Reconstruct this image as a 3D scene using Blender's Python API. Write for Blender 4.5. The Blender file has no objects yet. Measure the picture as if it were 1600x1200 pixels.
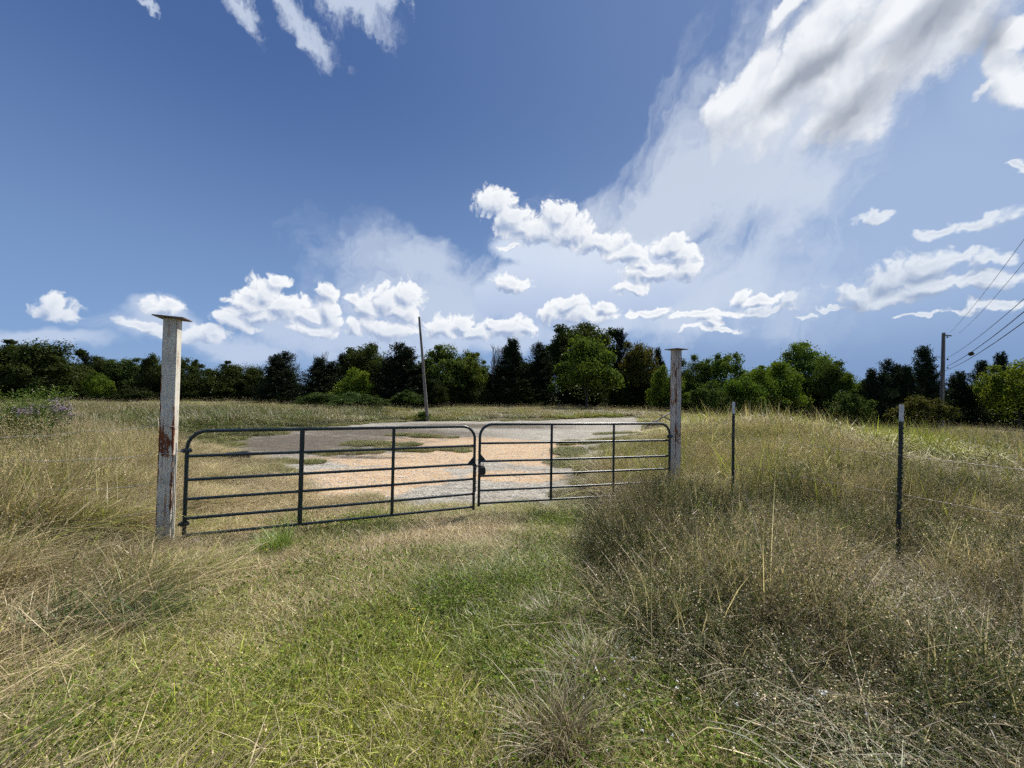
import bpy, math, random
import numpy as np
from mathutils import Matrix, Vector, Euler

scene = bpy.context.scene
COL = scene.collection
rng = np.random.default_rng(7)
R = math.radians

# ------------------------------------------------------------------ camera
FPX = 610.0                       # focal length in pixels of a 1600 px wide picture
PITCH, ROLL, CAMZ = R(1.41), R(1.0), 1.65
_f = Vector((0, math.cos(PITCH), math.sin(PITCH)))
_r = Vector((1, 0, 0))
_u = _r.cross(_f)
cam_right = _r * math.cos(ROLL) + _u * math.sin(ROLL)
cam_up = _u * math.cos(ROLL) - _r * math.sin(ROLL)
cam_data = bpy.data.cameras.new("camera")
cam_data.sensor_width = 36.0
cam_data.lens = 36.0 * FPX / 1600.0
cam_data.clip_start = 0.05
cam_data.clip_end = 6000.0
cam = bpy.data.objects.new("camera", cam_data)
COL.objects.link(cam)
cam.matrix_world = Matrix(((cam_right.x, cam_up.x, -_f.x, 0), (cam_right.y, cam_up.y, -_f.y, 0),
                           (cam_right.z, cam_up.z, -_f.z, CAMZ), (0, 0, 0, 1)))
scene.camera = cam

def ray(px, py):
    return (_f * FPX + cam_right * (px - 800.0) + cam_up * (600.0 - py)).normalized()

def at(px, py, y):
    """world point seen at a pixel of the photograph, at depth y"""
    d = ray(px, py)
    return Vector((0, 0, CAMZ)) + d * (y / d.y)

def azel(px, py):
    d = ray(px, py)
    return math.atan2(d.x, d.y), math.asin(d.z)

# ------------------------------------------------------------------ light
SUN_AZ, SUN_EL = R(36.0), R(54.0)            # azimuth measured from +Y towards +X
sun_dir = Vector((math.sin(SUN_AZ) * math.cos(SUN_EL), math.cos(SUN_AZ) * math.cos(SUN_EL), math.sin(SUN_EL)))
sun_data = bpy.data.lights.new("sun", "SUN")
sun_data.energy = 5.0
sun_data.angle = R(0.6)
sun_data.color = (1.0, 0.95, 0.87)
sun = bpy.data.objects.new("sun", sun_data)
sun.rotation_euler = (-sun_dir).to_track_quat("-Z", "Y").to_euler()
sun.location = (10, 10, 30)
COL.objects.link(sun)

scene.view_settings.view_transform = "Standard"
scene.view_settings.look = "None"
scene.view_settings.exposure = 0.45
scene.view_settings.gamma = 1.0
scene.view_settings.use_curve_mapping = False
scene.render.engine = "CYCLES"
scene.cycles.use_adaptive_sampling = True
scene.cycles.use_denoising = False
scene.cycles.adaptive_threshold = 0.027
scene.cycles.adaptive_min_samples = 16
scene.cycles.max_bounces = 3
scene.cycles.diffuse_bounces = 2
scene.cycles.glossy_bounces = 2
scene.cycles.transmission_bounces = 2
scene.cycles.transparent_max_bounces = 4
scene.cycles.caustics_reflective = False
scene.cycles.caustics_refractive = False


class NT:
    """small helper to write node trees as expressions"""
    def __init__(self, tree, dim="3D"):
        self.t = tree
        self.dim = dim

    def n(self, kind, props=None, **ins):
        nd = self.t.nodes.new(kind)
        for k, v in (props or {}).items():
            setattr(nd, k, v)
        for k, v in ins.items():
            key = int(k[1:]) if k[0] == "i" and k[1:].isdigit() else k.replace("_", " ")
            self.put(nd.inputs[key], v)
        return nd

    def put(self, sock, v):
        if isinstance(v, bpy.types.NodeSocket):
            self.t.links.new(v, sock)
        elif isinstance(v, bpy.types.Node):
            self.t.links.new(v.outputs[0], sock)
        elif v is not None:
            if sock.type == "RGBA" and len(v) == 3:
                v = (*v, 1.0)
            sock.default_value = v

    def m(self, op, a, b=None, c=None, clamp=False):
        nd = self.t.nodes.new("ShaderNodeMath")
        nd.operation = op
        nd.use_clamp = clamp
        self.put(nd.inputs[0], a)
        if b is not None:
            self.put(nd.inputs[1], b)
        if c is not None:
            self.put(nd.inputs[2], c)
        return nd.outputs[0]

    def v(self, op, a, b=None, out=0):
        nd = self.t.nodes.new("ShaderNodeVectorMath")
        nd.operation = op
        self.put(nd.inputs[0], a)
        if b is not None:
            self.put(nd.inputs[3 if op == "SCALE" else 1], b)
        return nd.outputs[out]

    def ss(self, x, lo, hi):
        nd = self.t.nodes.new("ShaderNodeMapRange")
        nd.interpolation_type = "SMOOTHSTEP"
        self.put(nd.inputs[0], x)
        self.put(nd.inputs[1], lo)
        self.put(nd.inputs[2], hi)
        return nd.outputs[0]

    def mix(self, f, a, b):
        nd = self.t.nodes.new("ShaderNodeMix")
        nd.data_type = "RGBA"
        self.put(nd.inputs[0], f)
        self.put(nd.inputs[6], a)
        self.put(nd.inputs[7], b)
        return nd.outputs[2]

    def noise(self, vec, scale, detail=4, rough=0.55, dist=0.0, col=False, lac=2.0):
        nd = self.n("ShaderNodeTexNoise", {"noise_dimensions": self.dim}, Vector=vec, Scale=scale, Detail=detail, Roughness=rough, Distortion=dist, Lacunarity=lac)
        return nd.outputs["Color" if col else "Fac"]

    def comb(self, x, y, z=0.0):
        return self.n("ShaderNodeCombineXYZ", i0=x, i1=y, i2=z).outputs[0]


# ------------------------------------------------------------------ sky
world = bpy.data.worlds.new("World")
scene.world = world
world.use_nodes = True
world.node_tree.nodes.clear()
W = NT(world.node_tree, "2D")
world.cycles.sampling_method = "MANUAL"
world.cycles.sample_map_resolution = 256
sky = W.n("ShaderNodeTexSky", {"sky_type": "NISHITA"})
sky.sun_disc = False
sky.sun_elevation = SUN_EL
sky.sun_rotation = SUN_AZ
sky.altitude = 200
sky.air_density = 1.0
sky.dust_density = 0.3
sky.ozone_density = 2.2
geo = W.n("ShaderNodeTexCoord").outputs["Generated"]
sep = W.n("ShaderNodeSeparateXYZ", i0=geo)
dx, dy, dz = sep.outputs
AZ = W.m("ARCTAN2", dx, dy)
EL = W.m("ARCSINE", dz)
P = W.comb(AZ, EL)                                     # azimuth / elevation
zc = W.m("MAXIMUM", dz, 0.03)
PL = W.comb(W.m("DIVIDE", dx, zc), W.m("DIVIDE", dy, zc))   # the same direction on a flat cloud deck

def local(px, py, rx, ry):
    u, v = azel(px, py)
    u2, _ = azel(px + 5, py)
    _, v2 = azel(px, py - 5)
    return u, v, rx * abs(u2 - u) / 5, ry * abs(v2 - v) / 5

def blob_field(T, vec, blobs):
    out = None
    rot = {}
    for b in blobs:
        u, v, a, c = local(*b[:4])
        ang = R(b[4]) if len(b) > 4 else 0.0
        if ang == 0.0:
            w = vec
        elif ang in rot:
            w = rot[ang]
        else:
            w = rot[ang] = T.n("ShaderNodeVectorRotate", {"rotation_type": "Z_AXIS"}, Vector=vec, Angle=-ang).outputs[0]
        ur, vr = u * math.cos(ang) + v * math.sin(ang), -u * math.sin(ang) + v * math.cos(ang)
        nd = T.t.nodes.new("ShaderNodeVectorMath")
        nd.operation = "MULTIPLY_ADD"
        T.put(nd.inputs[0], w)
        T.put(nd.inputs[1], (1 / a, 1 / c, 0))
        T.put(nd.inputs[2], (-ur / a, -vr / c, 0))
        f = T.v("LENGTH", nd.outputs[0], out=1)
        out = f if out is None else T.m("MINIMUM", out, f)
    return T.m("SUBTRACT", 1.0, out)

CUM = [(103,489,52,20),(100,478,30,18),(258,478,42,15),(248,480,28,12),
       (408,455,40,26),(440,478,64,26),(395,474,44,24),(432,438,24,13),(482,488,32,13),(400,492,50,14),
       (518,462,20,17),(513,487,20,28),(572,480,26,34),(604,474,28,30),(640,462,28,28),(628,488,30,24),
       (600,516,60,16),(556,468,14,16),(490,516,40,14),(372,506,40,16),(226,504,46,12),(325,522,44,12),(270,520,50,10),
       (548,514,20,16),(690,514,34,20),(722,506,28,20),(745,520,36,15),(790,512,50,18),(768,504,20,12),(818,508,20,10),
       (776,318,38,28),(800,344,34,30),(868,340,34,30),(842,360,54,24),(890,362,54,28),(935,380,56,20),(980,396,46,16),(820,356,34,20),
       (800,384,24,6),(1062,402,30,28),(1048,384,38,18),(1020,428,60,20),(1072,420,24,18),(1005,410,34,12),
       (885,478,40,15),(915,490,56,14),(858,488,28,16),(940,478,20,9),(985,452,34,10),
       (1110,502,20,10),(1115,514,54,6),(1180,468,38,9),(1155,463,16,10),(1095,490,80,8),(800,440,34,14),(1010,486,40,7)]
RIGHT = [(1400,432,70,20,-8),(1450,412,54,20,-6),(1345,448,60,14,-6),(1385,458,80,13),(1298,474,26,5),(1495,402,44,10),(1560,405,40,14),
         (1530,348,66,13),(1472,354,40,9,8),(1363,342,20,9),(1550,440,80,12),(1545,478,66,10),(1500,486,40,6),(1434,494,24,4),
         (1590,272,16,6),(1470,440,70,14),(1190,478,60,8),(1260,490,26,4)]

def cumulus(T, vec, blobs, rag=1.0, cheap=False):
    w1 = T.noise(vec, 11.0, 2 if cheap else 4, 0.55, col=True)
    wv = T.v("SCALE", T.v("SUBTRACT", w1, (0.5, 0.5, 0.5)), 0.060 * rag)
    q = T.v("ADD", vec, wv)
    F = T.m("MAXIMUM", blob_field(T, q, blobs), -1.2)
    if cheap:
        no = T.noise(q, 30.0, 1, 0.5)
        return T.m("ADD", T.m("MULTIPLY", F, 0.95), T.m("ADD", T.m("MULTIPLY", T.m("SUBTRACT", no, 0.5), 0.45), 0.03))
    vo = T.n("ShaderNodeTexVoronoi", {"feature": "F1", "voronoi_dimensions": "2D", "normalize": True}, Vector=q, Scale=58.0, Detail=1.0, Roughness=0.5).outputs[0]
    no = T.noise(q, 30.0, 5, 0.62)
    return T.m("ADD", T.m("MULTIPLY", F, 0.95), T.m("ADD", T.m("MULTIPLY", T.m("SUBTRACT", 0.42, vo), 0.62), T.m("MULTIPLY", T.m("SUBTRACT", no, 0.5), 0.85)))

def group(name, blobs, rag, cheap=False):
    g = bpy.data.node_groups.new(name, "ShaderNodeTree")
    g.interface.new_socket("vec", in_out="INPUT", socket_type="NodeSocketVector")
    g.interface.new_socket("D", in_out="OUTPUT", socket_type="NodeSocketFloat")
    T = NT(g, "2D")
    gi = g.nodes.new("NodeGroupInput")
    go = g.nodes.new("NodeGroupOutput")
    T.put(go.inputs[0], cumulus(T, gi.outputs[0], blobs, rag, cheap))
    return g

def cloud_layer(name, blobs, rag, delta, lo, hi, gain, bias=0.5):
    a = W.n("ShaderNodeGroup", {"node_tree": group(name, blobs, rag)}, i0=P).outputs[0]
    b = W.n("ShaderNodeGroup", {"node_tree": group(name + " towards the light", blobs, rag, True)}, i0=W.v("ADD", P, delta)).outputs[0]
    alpha = W.ss(a, lo, hi)
    lit = W.m("ADD", bias, W.m("MULTIPLY", W.m("SUBTRACT", a, b), gain), clamp=True)
    lit = W.m("SUBTRACT", lit, W.m("MULTIPLY", W.ss(a, 0.35, 1.0), 0.25), clamp=True)
    return alpha, lit, a

aA, lA, dA = cloud_layer("cumulus heaps", CUM, 1.0, (0.006, 0.015, 0), 0.02, 0.34, 1.5, 0.62)
aB, lB, dB = cloud_layer("flat cumulus", RIGHT, 1.6, (0.008, 0.018, 0), -0.10, 0.45, 1.1, 0.52)

# veil of ice cloud: long soft streaks
low = W.v("SUBTRACT", W.noise(P, 3.2, 5, 0.6, col=True), (0.5, 0.5, 0.5))
warpP = W.v("ADD", P, W.v("SCALE", low, 0.34))
rotP = W.n("ShaderNodeVectorRotate", {"rotation_type": "Z_AXIS"}, Vector=warpP, Angle=R(-50)).outputs[0]
streak = W.m("SUBTRACT", W.noise(W.v("MULTIPLY", rotP, (3.0, 11.0, 1)), 1.0, 6, 0.6), 0.5)
V1 = blob_field(W, warpP, [(1130,285,330,150,35),(1240,180,260,130,35),(1010,365,250,90,8),(1290,90,220,100,40),(1230,300,160,120)])
V2 = blob_field(W, warpP, [(680,435,160,52,-5),(720,480,190,70),(1100,470,200,70)])
V3 = blob_field(W, P, [(1450,330,380,300),(1250,490,420,120),(1560,150,200,200)])
V4 = blob_field(W, W.v("ADD", P, W.v("SCALE", low, 0.07)), [(850,388,90,34),(905,415,120,44),(950,440,120,50),(810,450,60,40),(860,470,110,46),(1010,450,80,44),(775,470,40,30)])
V5 = blob_field(W, W.v("ADD", P, W.v("SCALE", low, 0.16)), [(330,535,190,26),(560,530,160,30),(230,505,70,24),(770,530,180,26),(460,500,80,34),(610,490,60,40),(950,500,120,26),(70,545,120,18)])
veil1 = W.ss(W.m("ADD", V1, W.m("MULTIPLY", streak, 1.25)), -0.30, 0.62)
veil2 = W.ss(W.m("ADD", V2, W.m("MULTIPLY", streak, 1.2)), -0.25, 0.75)
veil3 = W.ss(V3, -0.35, 0.8)
veil4 = W.ss(W.m("ADD", V4, W.m("MULTIPLY", streak, 0.6)), -0.10, 0.20)
veil5 = W.ss(W.m("ADD", V5, W.m("MULTIPLY", streak, 0.9)), -0.2, 0.6)

# big ragged cloud at the upper right and the wisps at the top
def ragged(vec, det):
    q = W.v("ADD", vec, W.v("SCALE", W.v("SUBTRACT", W.noise(vec, 5.0, det, 0.60, col=True), (0.5, 0.5, 0.5)), 0.17))
    F = blob_field(W, q, [(1420,10,260,74,32),(1270,100,170,62,38),(1170,140,100,40,40),(1400,120,190,66,24),(1310,175,120,42,18),(1590,90,60,85,35),
                          (1610,20,70,40,20),(1560,112,80,14,30),(1240,15,66,30,30)])
    s = W.noise(W.v("MULTIPLY", W.n("ShaderNodeVectorRotate", {"rotation_type": "Z_AXIS"}, Vector=q, Angle=R(-32)).outputs[0], (5.0, 9.0, 1)), 1.0, det + 1, 0.56)
    return W.m("ADD", W.m("MULTIPLY", F, 0.95), W.m("MULTIPLY", W.m("SUBTRACT", s, 0.5), 1.25)), q
cD, cq = ragged(P, 6)
cE, _ = ragged(W.v("ADD", P, (0.010, 0.030, 0)), 2)
aC = W.ss(cD, -0.08, 0.40)
lC = W.m("ADD", 0.70, W.m("MULTIPLY", W.m("SUBTRACT", cD, cE), 0.75), clamp=True)
cF = blob_field(W, W.v("ADD", P, W.v("SCALE", low, 0.16)), [(1270,95,100,34,30),(1450,40,150,56,34),(1345,165,110,36,34),(1565,70,50,50,30)])
core = W.m("MULTIPLY", W.ss(W.m("ADD", cF, W.m("MULTIPLY", streak, 1.0)), -0.35, 0.95), 0.92)
wq = W.v("ADD", P, W.v("SCALE", W.v("SUBTRACT", W.noise(P, 6.0, 6, 0.65, col=True), (0.5, 0.5, 0.5)), 0.15))
wF = W.m("MAXIMUM", blob_field(W, wq, [(385,0,60,30,-50),(460,5,90,36,-30),(560,15,60,44,0),(600,0,60,30,20),(480,45,34,20,-60),(220,3,30,12,-30)]), -1.0)
wN = W.noise(wq, 14.0, 5, 0.65)
aW = W.ss(W.m("ADD", W.m("MULTIPLY", wF, 0.8), W.m("MULTIPLY", W.m("SUBTRACT", wN, 0.5), 1.3)), -0.1, 0.6)

# clouds over the rest of the sky, behind the viewer
back = W.ss(W.m("ABSOLUTE", AZ), 1.05, 1.5)
bn = W.noise(W.comb(W.m("MULTIPLY", AZ, 1.0), W.m("MULTIPLY", EL, 2.0)), 3.2, 8, 0.58)
aR = W.m("MULTIPLY", W.ss(bn, 0.53, 0.66), back)

sky_bg = W.n("ShaderNodeBackground", Color=sky.outputs[0], Strength=0.062)
def over(sh, alpha, color, strength=0.735):
    bg = W.n("ShaderNodeBackground", Color=color, Strength=strength)
    return W.n("ShaderNodeMixShader", i0=alpha, i1=sh.outputs[0], i2=bg.outputs[0])
up = W.ss(EL, 0.0, 0.55)
# hazy, slate blue air towards the horizon
clear = W.mix(W.ss(EL, 0.0, 0.70), (0.225, 0.375, 0.67), (0.062, 0.130, 0.345))
clear = W.mix(W.m("MULTIPLY", W.ss(AZ, -0.75, 0.75), 0.42), clear, (0.24, 0.37, 0.64))
s_ = over(sky_bg, 0.86, clear)
s_ = over(s_, W.m("MULTIPLY", veil3, 0.80), (0.40, 0.52, 0.74))
stq0 = W.m("MULTIPLY", W.m("MULTIPLY", W.ss(AZ, -0.1, 0.5), W.m("SUBTRACT", 1.0, W.ss(EL, 0.05, 0.22))), 0.62)
s_ = over(s_, stq0, (0.16, 0.275, 0.51))
s_ = over(s_, W.m("MULTIPLY", veil2, 0.76), (0.62, 0.70, 0.84))
s_ = over(s_, W.m("MULTIPLY", veil1, 0.84), (0.64, 0.71, 0.83))
s_ = over(s_, W.m("MULTIPLY", veil5, 0.80), (0.56, 0.65, 0.82))
s_ = over(s_, W.m("MULTIPLY", aR, 0.85), W.mix(W.ss(bn, 0.55, 0.75), (0.75, 0.8, 0.88), (0.45, 0.5, 0.6)))
vtop = W.ss(EL, 0.16, 0.36)
s_ = over(s_, W.m("MULTIPLY", veil4, 0.90), W.mix(vtop, (0.44, 0.54, 0.76), (0.68, 0.76, 0.90)))
colB = W.mix(lB, (0.34, 0.42, 0.58), (0.82, 0.87, 0.93))
s_ = over(s_, W.m("MULTIPLY", aB, 0.86), colB)
colA = W.mix(lA, (0.36, 0.45, 0.64), (0.95, 0.97, 0.99))
fade = W.m("ADD", 0.52, W.m("MULTIPLY", W.ss(EL, 0.04, 0.2), 0.46))
s_ = over(s_, W.m("MULTIPLY", aA, fade), colA)
colC = W.mix(core, W.mix(lC, (0.45, 0.51, 0.63), (0.93, 0.95, 0.98)), (0.30, 0.34, 0.42))
s_ = over(s_, W.m("MULTIPLY", aC, 0.93), colC)
s_ = over(s_, W.m("MULTIPLY", aW, 0.80), (0.62, 0.70, 0.84))
W.n("ShaderNodeOutputWorld", i0=s_.outputs[0])

# ------------------------------------------------------------------ helpers
def S(x, a, b):
    t = np.clip((np.asarray(x, float) - a) / (b - a), 0, 1)
    return t * t * (3 - 2 * t)

def vnoise(x, y, s, seed=0):
    """smooth value noise on numpy arrays, 0..1"""
    x = np.asarray(x, float) / s + 100.3 + seed * 7.1
    y = np.asarray(y, float) / s + 200.7 + seed * 3.3
    xi, yi = np.floor(x), np.floor(y)
    fx, fy = x - xi, y - yi
    fx, fy = fx * fx * (3 - 2 * fx), fy * fy * (3 - 2 * fy)
    def h(a, b):
        v = np.sin(a * 127.1 + b * 311.7 + seed * 17.0) * 43758.5453
        return v - np.floor(v)
    return (h(xi, yi) * (1 - fx) + h(xi + 1, yi) * fx) * (1 - fy) + (h(xi, yi + 1) * (1 - fx) + h(xi + 1, yi + 1) * fx) * fy

def fbm(x, y, s, seed=0, n=4):
    return sum(vnoise(x, y, s / 2 ** k, seed + k * 5) / 2 ** k for k in range(n)) / (2 - 2 / 2 ** n)

LY = [0, 6.5, 6.9, 8.0, 9.3, 12.6, 15.5, 19, 30, 60, 3000]
LX = [3.3, 3.5, 3.9, 4.5, 5.6, 9.3, 10.6, 10.4, 8.0, 8.0, 8.0]
RY = [0, 6.6, 7.2, 9.3, 12, 17, 30, 3000]
RX = [1.6, 1.0, 1.1, 1.7, 3.8, 6.6, 10.5, 12.0]

def gz(x, y):
    x, y = np.asarray(x, float), np.asarray(y, float)
    z = -0.36 * S(y, 1.0, 6.8)
    L = S(-x - np.interp(y, LY, LX), 0, 4.0)
    z = z + 0.16 * L * S(y, 1.0, 4.0)
    z = z - 0.85 * S(x - 0.42 * y, 0, 10) * S(y, 15, 30)
    z = z + 0.12 * np.exp(-(((x + 14) / 6) ** 2 + ((y - 19) / 4.5) ** 2))
    z = z + 0.95 * np.exp(-(((x - 9.0) / 4.6) ** 2 + ((y - 14.0) / 4.6) ** 2))
    z = z - 0.16 * np.exp(-(((x - 4.3) / 2.4) ** 2 + ((y - 4.0) / 1.8) ** 2)) * S(y, 1.6, 3)
    z = z + 0.32 * np.exp(-(((x - 9.0) / 8) ** 2 + ((y - 34) / 7) ** 2))
    z = z + 0.35 * S(y, 29, 60) * S(20 - x, 0, 12)
    out = np.maximum(np.abs(x) - np.interp(y, LY, LX), 0)
    z = z + (vnoise(x, y, 1.7, 3) - 0.5) * 0.06 * S(np.hypot(x, y), 0.5, 3) * S(out + 3 * S(6.0 - y, 0, 2), 0, 2)
    return z

def gzf(x, y):
    return float(gz(x, y))

def ground_at(px, py, up=0.0):
    """point where the view ray through a pixel meets the terrain (plus a height)"""
    d = ray(px, py)
    lo = None
    for k in range(4000):
        t = 1.0 * 1.004 ** k
        p = Vector((0, 0, CAMZ)) + d * t
        if p.z <= gzf(p.x, p.y) + up:
            return p
        if t > 400:
            break
    return p

def mesh_np(name, V, quads=None, tris=None, col=None, mat=None, smooth=False):
    me = bpy.data.meshes.new(name)
    V = np.asarray(V, np.float32)
    q = np.zeros((0, 4), np.int32) if quads is None else np.asarray(quads, np.int32)
    t = np.zeros((0, 3), np.int32) if tris is None else np.asarray(tris, np.int32)
    me.vertices.add(len(V))
    me.vertices.foreach_set("co", V.ravel())
    me.loops.add(q.size + t.size)
    me.loops.foreach_set("vertex_index", np.concatenate([q.ravel(), t.ravel()]))
    me.polygons.add(len(q) + len(t))
    st = np.concatenate([np.arange(len(q)) * 4, q.size + np.arange(len(t)) * 3]).astype(np.int32)
    me.polygons.foreach_set("loop_start", st)
    if smooth:
        me.polygons.foreach_set("use_smooth", np.ones(len(st), bool))
    me.update(calc_edges=True)
    if col is not None:
        a = me.attributes.new("col", "FLOAT_COLOR", "POINT")
        c = np.ones((len(V), 4), np.float32)
        c[:, :3] = col
        a.data.foreach_set("color", c.ravel())
    if mat is not None:
        me.materials.append(mat)
    return me

class MB:
    """collects simple shapes in one mesh"""
    def __init__(self):
        self.v, self.f = [], []

    def box(self, c, s, rot=None):
        M = (rot or Euler((0, 0, 0))).to_matrix()
        n = len(self.v)
        for i in (-.5, .5):
            for j in (-.5, .5):
                for k in (-.5, .5):
                    self.v.append(Vector(c) + M @ Vector((i * s[0], j * s[1], k * s[2])))
        self.f += [(n, n + 1, n + 3, n + 2), (n + 4, n + 6, n + 7, n + 5), (n, n + 4, n + 5, n + 1), (n + 2, n + 3, n + 7, n + 6), (n, n + 2, n + 6, n + 4), (n + 1, n + 5, n + 7, n + 3)]
        return self

    def tube(self, pts, r, n=10, cap=True, squash=1.0):
        pts = [Vector(p) for p in pts]
        rr = r if isinstance(r, (list, tuple)) else [r] * len(pts)
        base = len(self.v)
        up = None
        for i, p in enumerate(pts):
            d = (pts[min(i + 1, len(pts) - 1)] - pts[max(i - 1, 0)]).normalized()
            if up is None:
                up = d.orthogonal().normalized()
                if abs(d.z) < 0.9:
                    up = (Vector((0, 0, 1)) - d * d.z).normalized()
            up = (up - d * up.dot(d)).normalized()
            sd = d.cross(up)
            for k in range(n):
                a = 2 * math.pi * k / n
                self.v.append(p + up * math.cos(a) * rr[i] * squash + sd * math.sin(a) * rr[i])
        for i in range(len(pts) - 1):
            for k in range(n):
                a, b = base + i * n + k, base + i * n + (k + 1) % n
                self.f.append((a, b, b + n, a + n))
        if cap:
            self.f.append(tuple(base + k for k in range(n))[::-1])
            self.f.append(tuple(base + (len(pts) - 1) * n + k for k in range(n)))
        return self

    def poly(self, pts, thick, axis):
        """flat outline given thickness along an axis vector"""
        n = len(self.v)
        ax = Vector(axis).normalized() * thick / 2
        pts = [Vector(p) for p in pts]
        self.v += [p - ax for p in pts] + [p + ax for p in pts]
        m = len(pts)
        self.f.append(tuple(n + i for i in range(m))[::-1])
        self.f.append(tuple(n + m + i for i in range(m)))
        for i in range(m):
            j = (i + 1) % m
            self.f.append((n + i, n + j, n + m + j, n + m + i))
        return self

    def mesh(self, name, mat, smooth=False, bevel=0.0):
        me = bpy.data.meshes.new(name)
        me.from_pydata([tuple(v) for v in self.v], [], self.f)
        if bevel:
            import bmesh
            bm = bmesh.new()
            bm.from_mesh(me)
            bmesh.ops.bevel(bm, geom=list(bm.edges), offset=bevel, segments=2, affect="EDGES", profile=0.6)
            bm.to_mesh(me)
            bm.free()
        me.materials.append(mat)
        if smooth:
            me.polygons.foreach_set("use_smooth", [True] * len(me.polygons))
            try:
                me.set_sharp_from_angle(angle=R(40))
            except Exception:
                pass
        me.update()
        return me

    def build(self, name, mat, parent=None, smooth=False, bevel=0.0):
        return link(name, self.mesh(name, mat, smooth, bevel), parent)

def link(name, me, parent=None):
    o = bpy.data.objects.new(name, me)
    COL.objects.link(o)
    if parent is not None:
        o.parent = parent
    return o

def tag(o, label=None, cat=None, group=None, kind=None):
    for k, v in (("label", label), ("category", cat), ("group", group), ("kind", kind)):
        if v:
            o[k] = v
    return o

def thing(name, loc, label, cat, group=None, rz=0.0, scale=None):
    o = bpy.data.objects.new(name, None)
    COL.objects.link(o)
    o.location = loc
    o.rotation_euler = (0, 0, rz)
    if scale is not None:
        o.scale = scale
    o.empty_display_size = 0.2
    return tag(o, label, cat, group)

# ------------------------------------------------------------------ materials
def material(name):
    m = bpy.data.materials.new(name)
    m.use_nodes = True
    m.node_tree.nodes.clear()
    T = NT(m.node_tree)
    return m, T

def finish(T, surf, disp=None):
    T.n("ShaderNodeOutputMaterial", i0=surf)

def bsdf(T, color, rough=0.7, metal=0.0, bump=None, bs=0.3, bd=0.01, spec=0.5):
    nrm = None
    if bump is not None:
        nrm = T.n("ShaderNodeBump", Strength=bs, Distance=bd, Height=bump).outputs[0]
    nd = T.n("ShaderNodeBsdfPrincipled", Base_Color=color, Roughness=rough, Metallic=metal)
    nd.inputs["Specular IOR Level"].default_value = spec
    if nrm is not None:
        T.put(nd.inputs["Normal"], nrm)
    return nd

def simple(name, c, rough=0.6, metal=0.0, var=0.25, scale=8.0, spec=0.5, bs=0.25):
    m, T = material(name)
    co = T.n("ShaderNodeTexCoord").outputs["Object"]
    n = T.noise(co, scale, 6, 0.6)
    c = Vector(c)
    col = T.mix(T.ss(n, 0.3, 0.7), tuple(c * (1 - var)), tuple(c * (1 + var)))
    finish(T, bsdf(T, col, rough, metal, bump=n, bs=bs, bd=0.004, spec=spec))
    return m

def plant_material(name, greens, drys, trans=0.26, rough=0.5, inst=True, bright=1.0):
    """leaf colours: each blade is green or dry by its own random number and the dryness of its spot"""
    m, T = material(name)
    c = T.n("ShaderNodeSeparateColor", i0=T.n("ShaderNodeAttribute", {"attribute_type": "GEOMETRY", "attribute_name": "col"}).outputs["Color"])
    r1, r2, tt = c.outputs
    if inst:
        t = T.n("ShaderNodeSeparateColor", i0=T.n("ShaderNodeAttribute", {"attribute_type": "INSTANCER", "attribute_name": "tint"}).outputs["Color"])
    else:
        t = T.n("ShaderNodeSeparateColor", i0=T.n("ShaderNodeObjectInfo").outputs["Color"])
    dryness, hue, val = t.outputs
    wp = T.n("ShaderNodeNewGeometry").outputs["Position"]
    n = T.noise(wp, 3.0, 3, 0.6)
    hue2 = T.m("ADD", hue, T.m("MULTIPLY", T.m("SUBTRACT", r2, 0.5), 0.7), clamp=True)
    green = T.mix(hue2, greens[0], greens[1])
    dry = T.mix(T.m("ADD", r2, T.m("MULTIPLY", T.m("SUBTRACT", n, 0.5), 0.8), clamp=True), drys[0], drys[1])
    d = T.m("ADD", T.m("SUBTRACT", dryness, r1), T.m("MULTIPLY", T.m("SUBTRACT", n, 0.5), 0.5))
    k = T.ss(d, -0.08, 0.08)
    col = T.mix(k, green, dry)
    base = T.mix(T.ss(tt, 0.0, 0.5), T.v("MULTIPLY", col, (0.75, 0.62, 0.45)), col)  # blade feet darkened in colour, standing in for shade down in the grass
    own = T.m("FRACT", T.m("MULTIPLY", T.m("ADD", r1, r2), 7.31))
    own = T.m("ADD", 0.42, T.m("MULTIPLY", T.m("POWER", own, 1.3), 1.15))
    col = T.v("SCALE", base, T.m("MULTIPLY", T.m("MULTIPLY", val, 2.0 * bright), own))
    d1 = T.n("ShaderNodeBsdfDiffuse", Color=col)
    d2 = T.n("ShaderNodeBsdfTranslucent", Color=T.v("MULTIPLY", col, (1.05, 1.1, 0.7)))
    g = T.n("ShaderNodeBsdfGlossy", Color=(0.5, 0.5, 0.5), Roughness=rough)
    s = T.n("ShaderNodeMixShader", i0=trans, i1=d1, i2=d2)
    fr = T.m("MULTIPLY", T.n("ShaderNodeLayerWeight", i0=0.35).outputs["Fresnel"], 0.10)
    s = T.n("ShaderNodeMixShader", i0=fr, i1=s, i2=g)
    finish(T, s.outputs[0])
    return m

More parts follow.
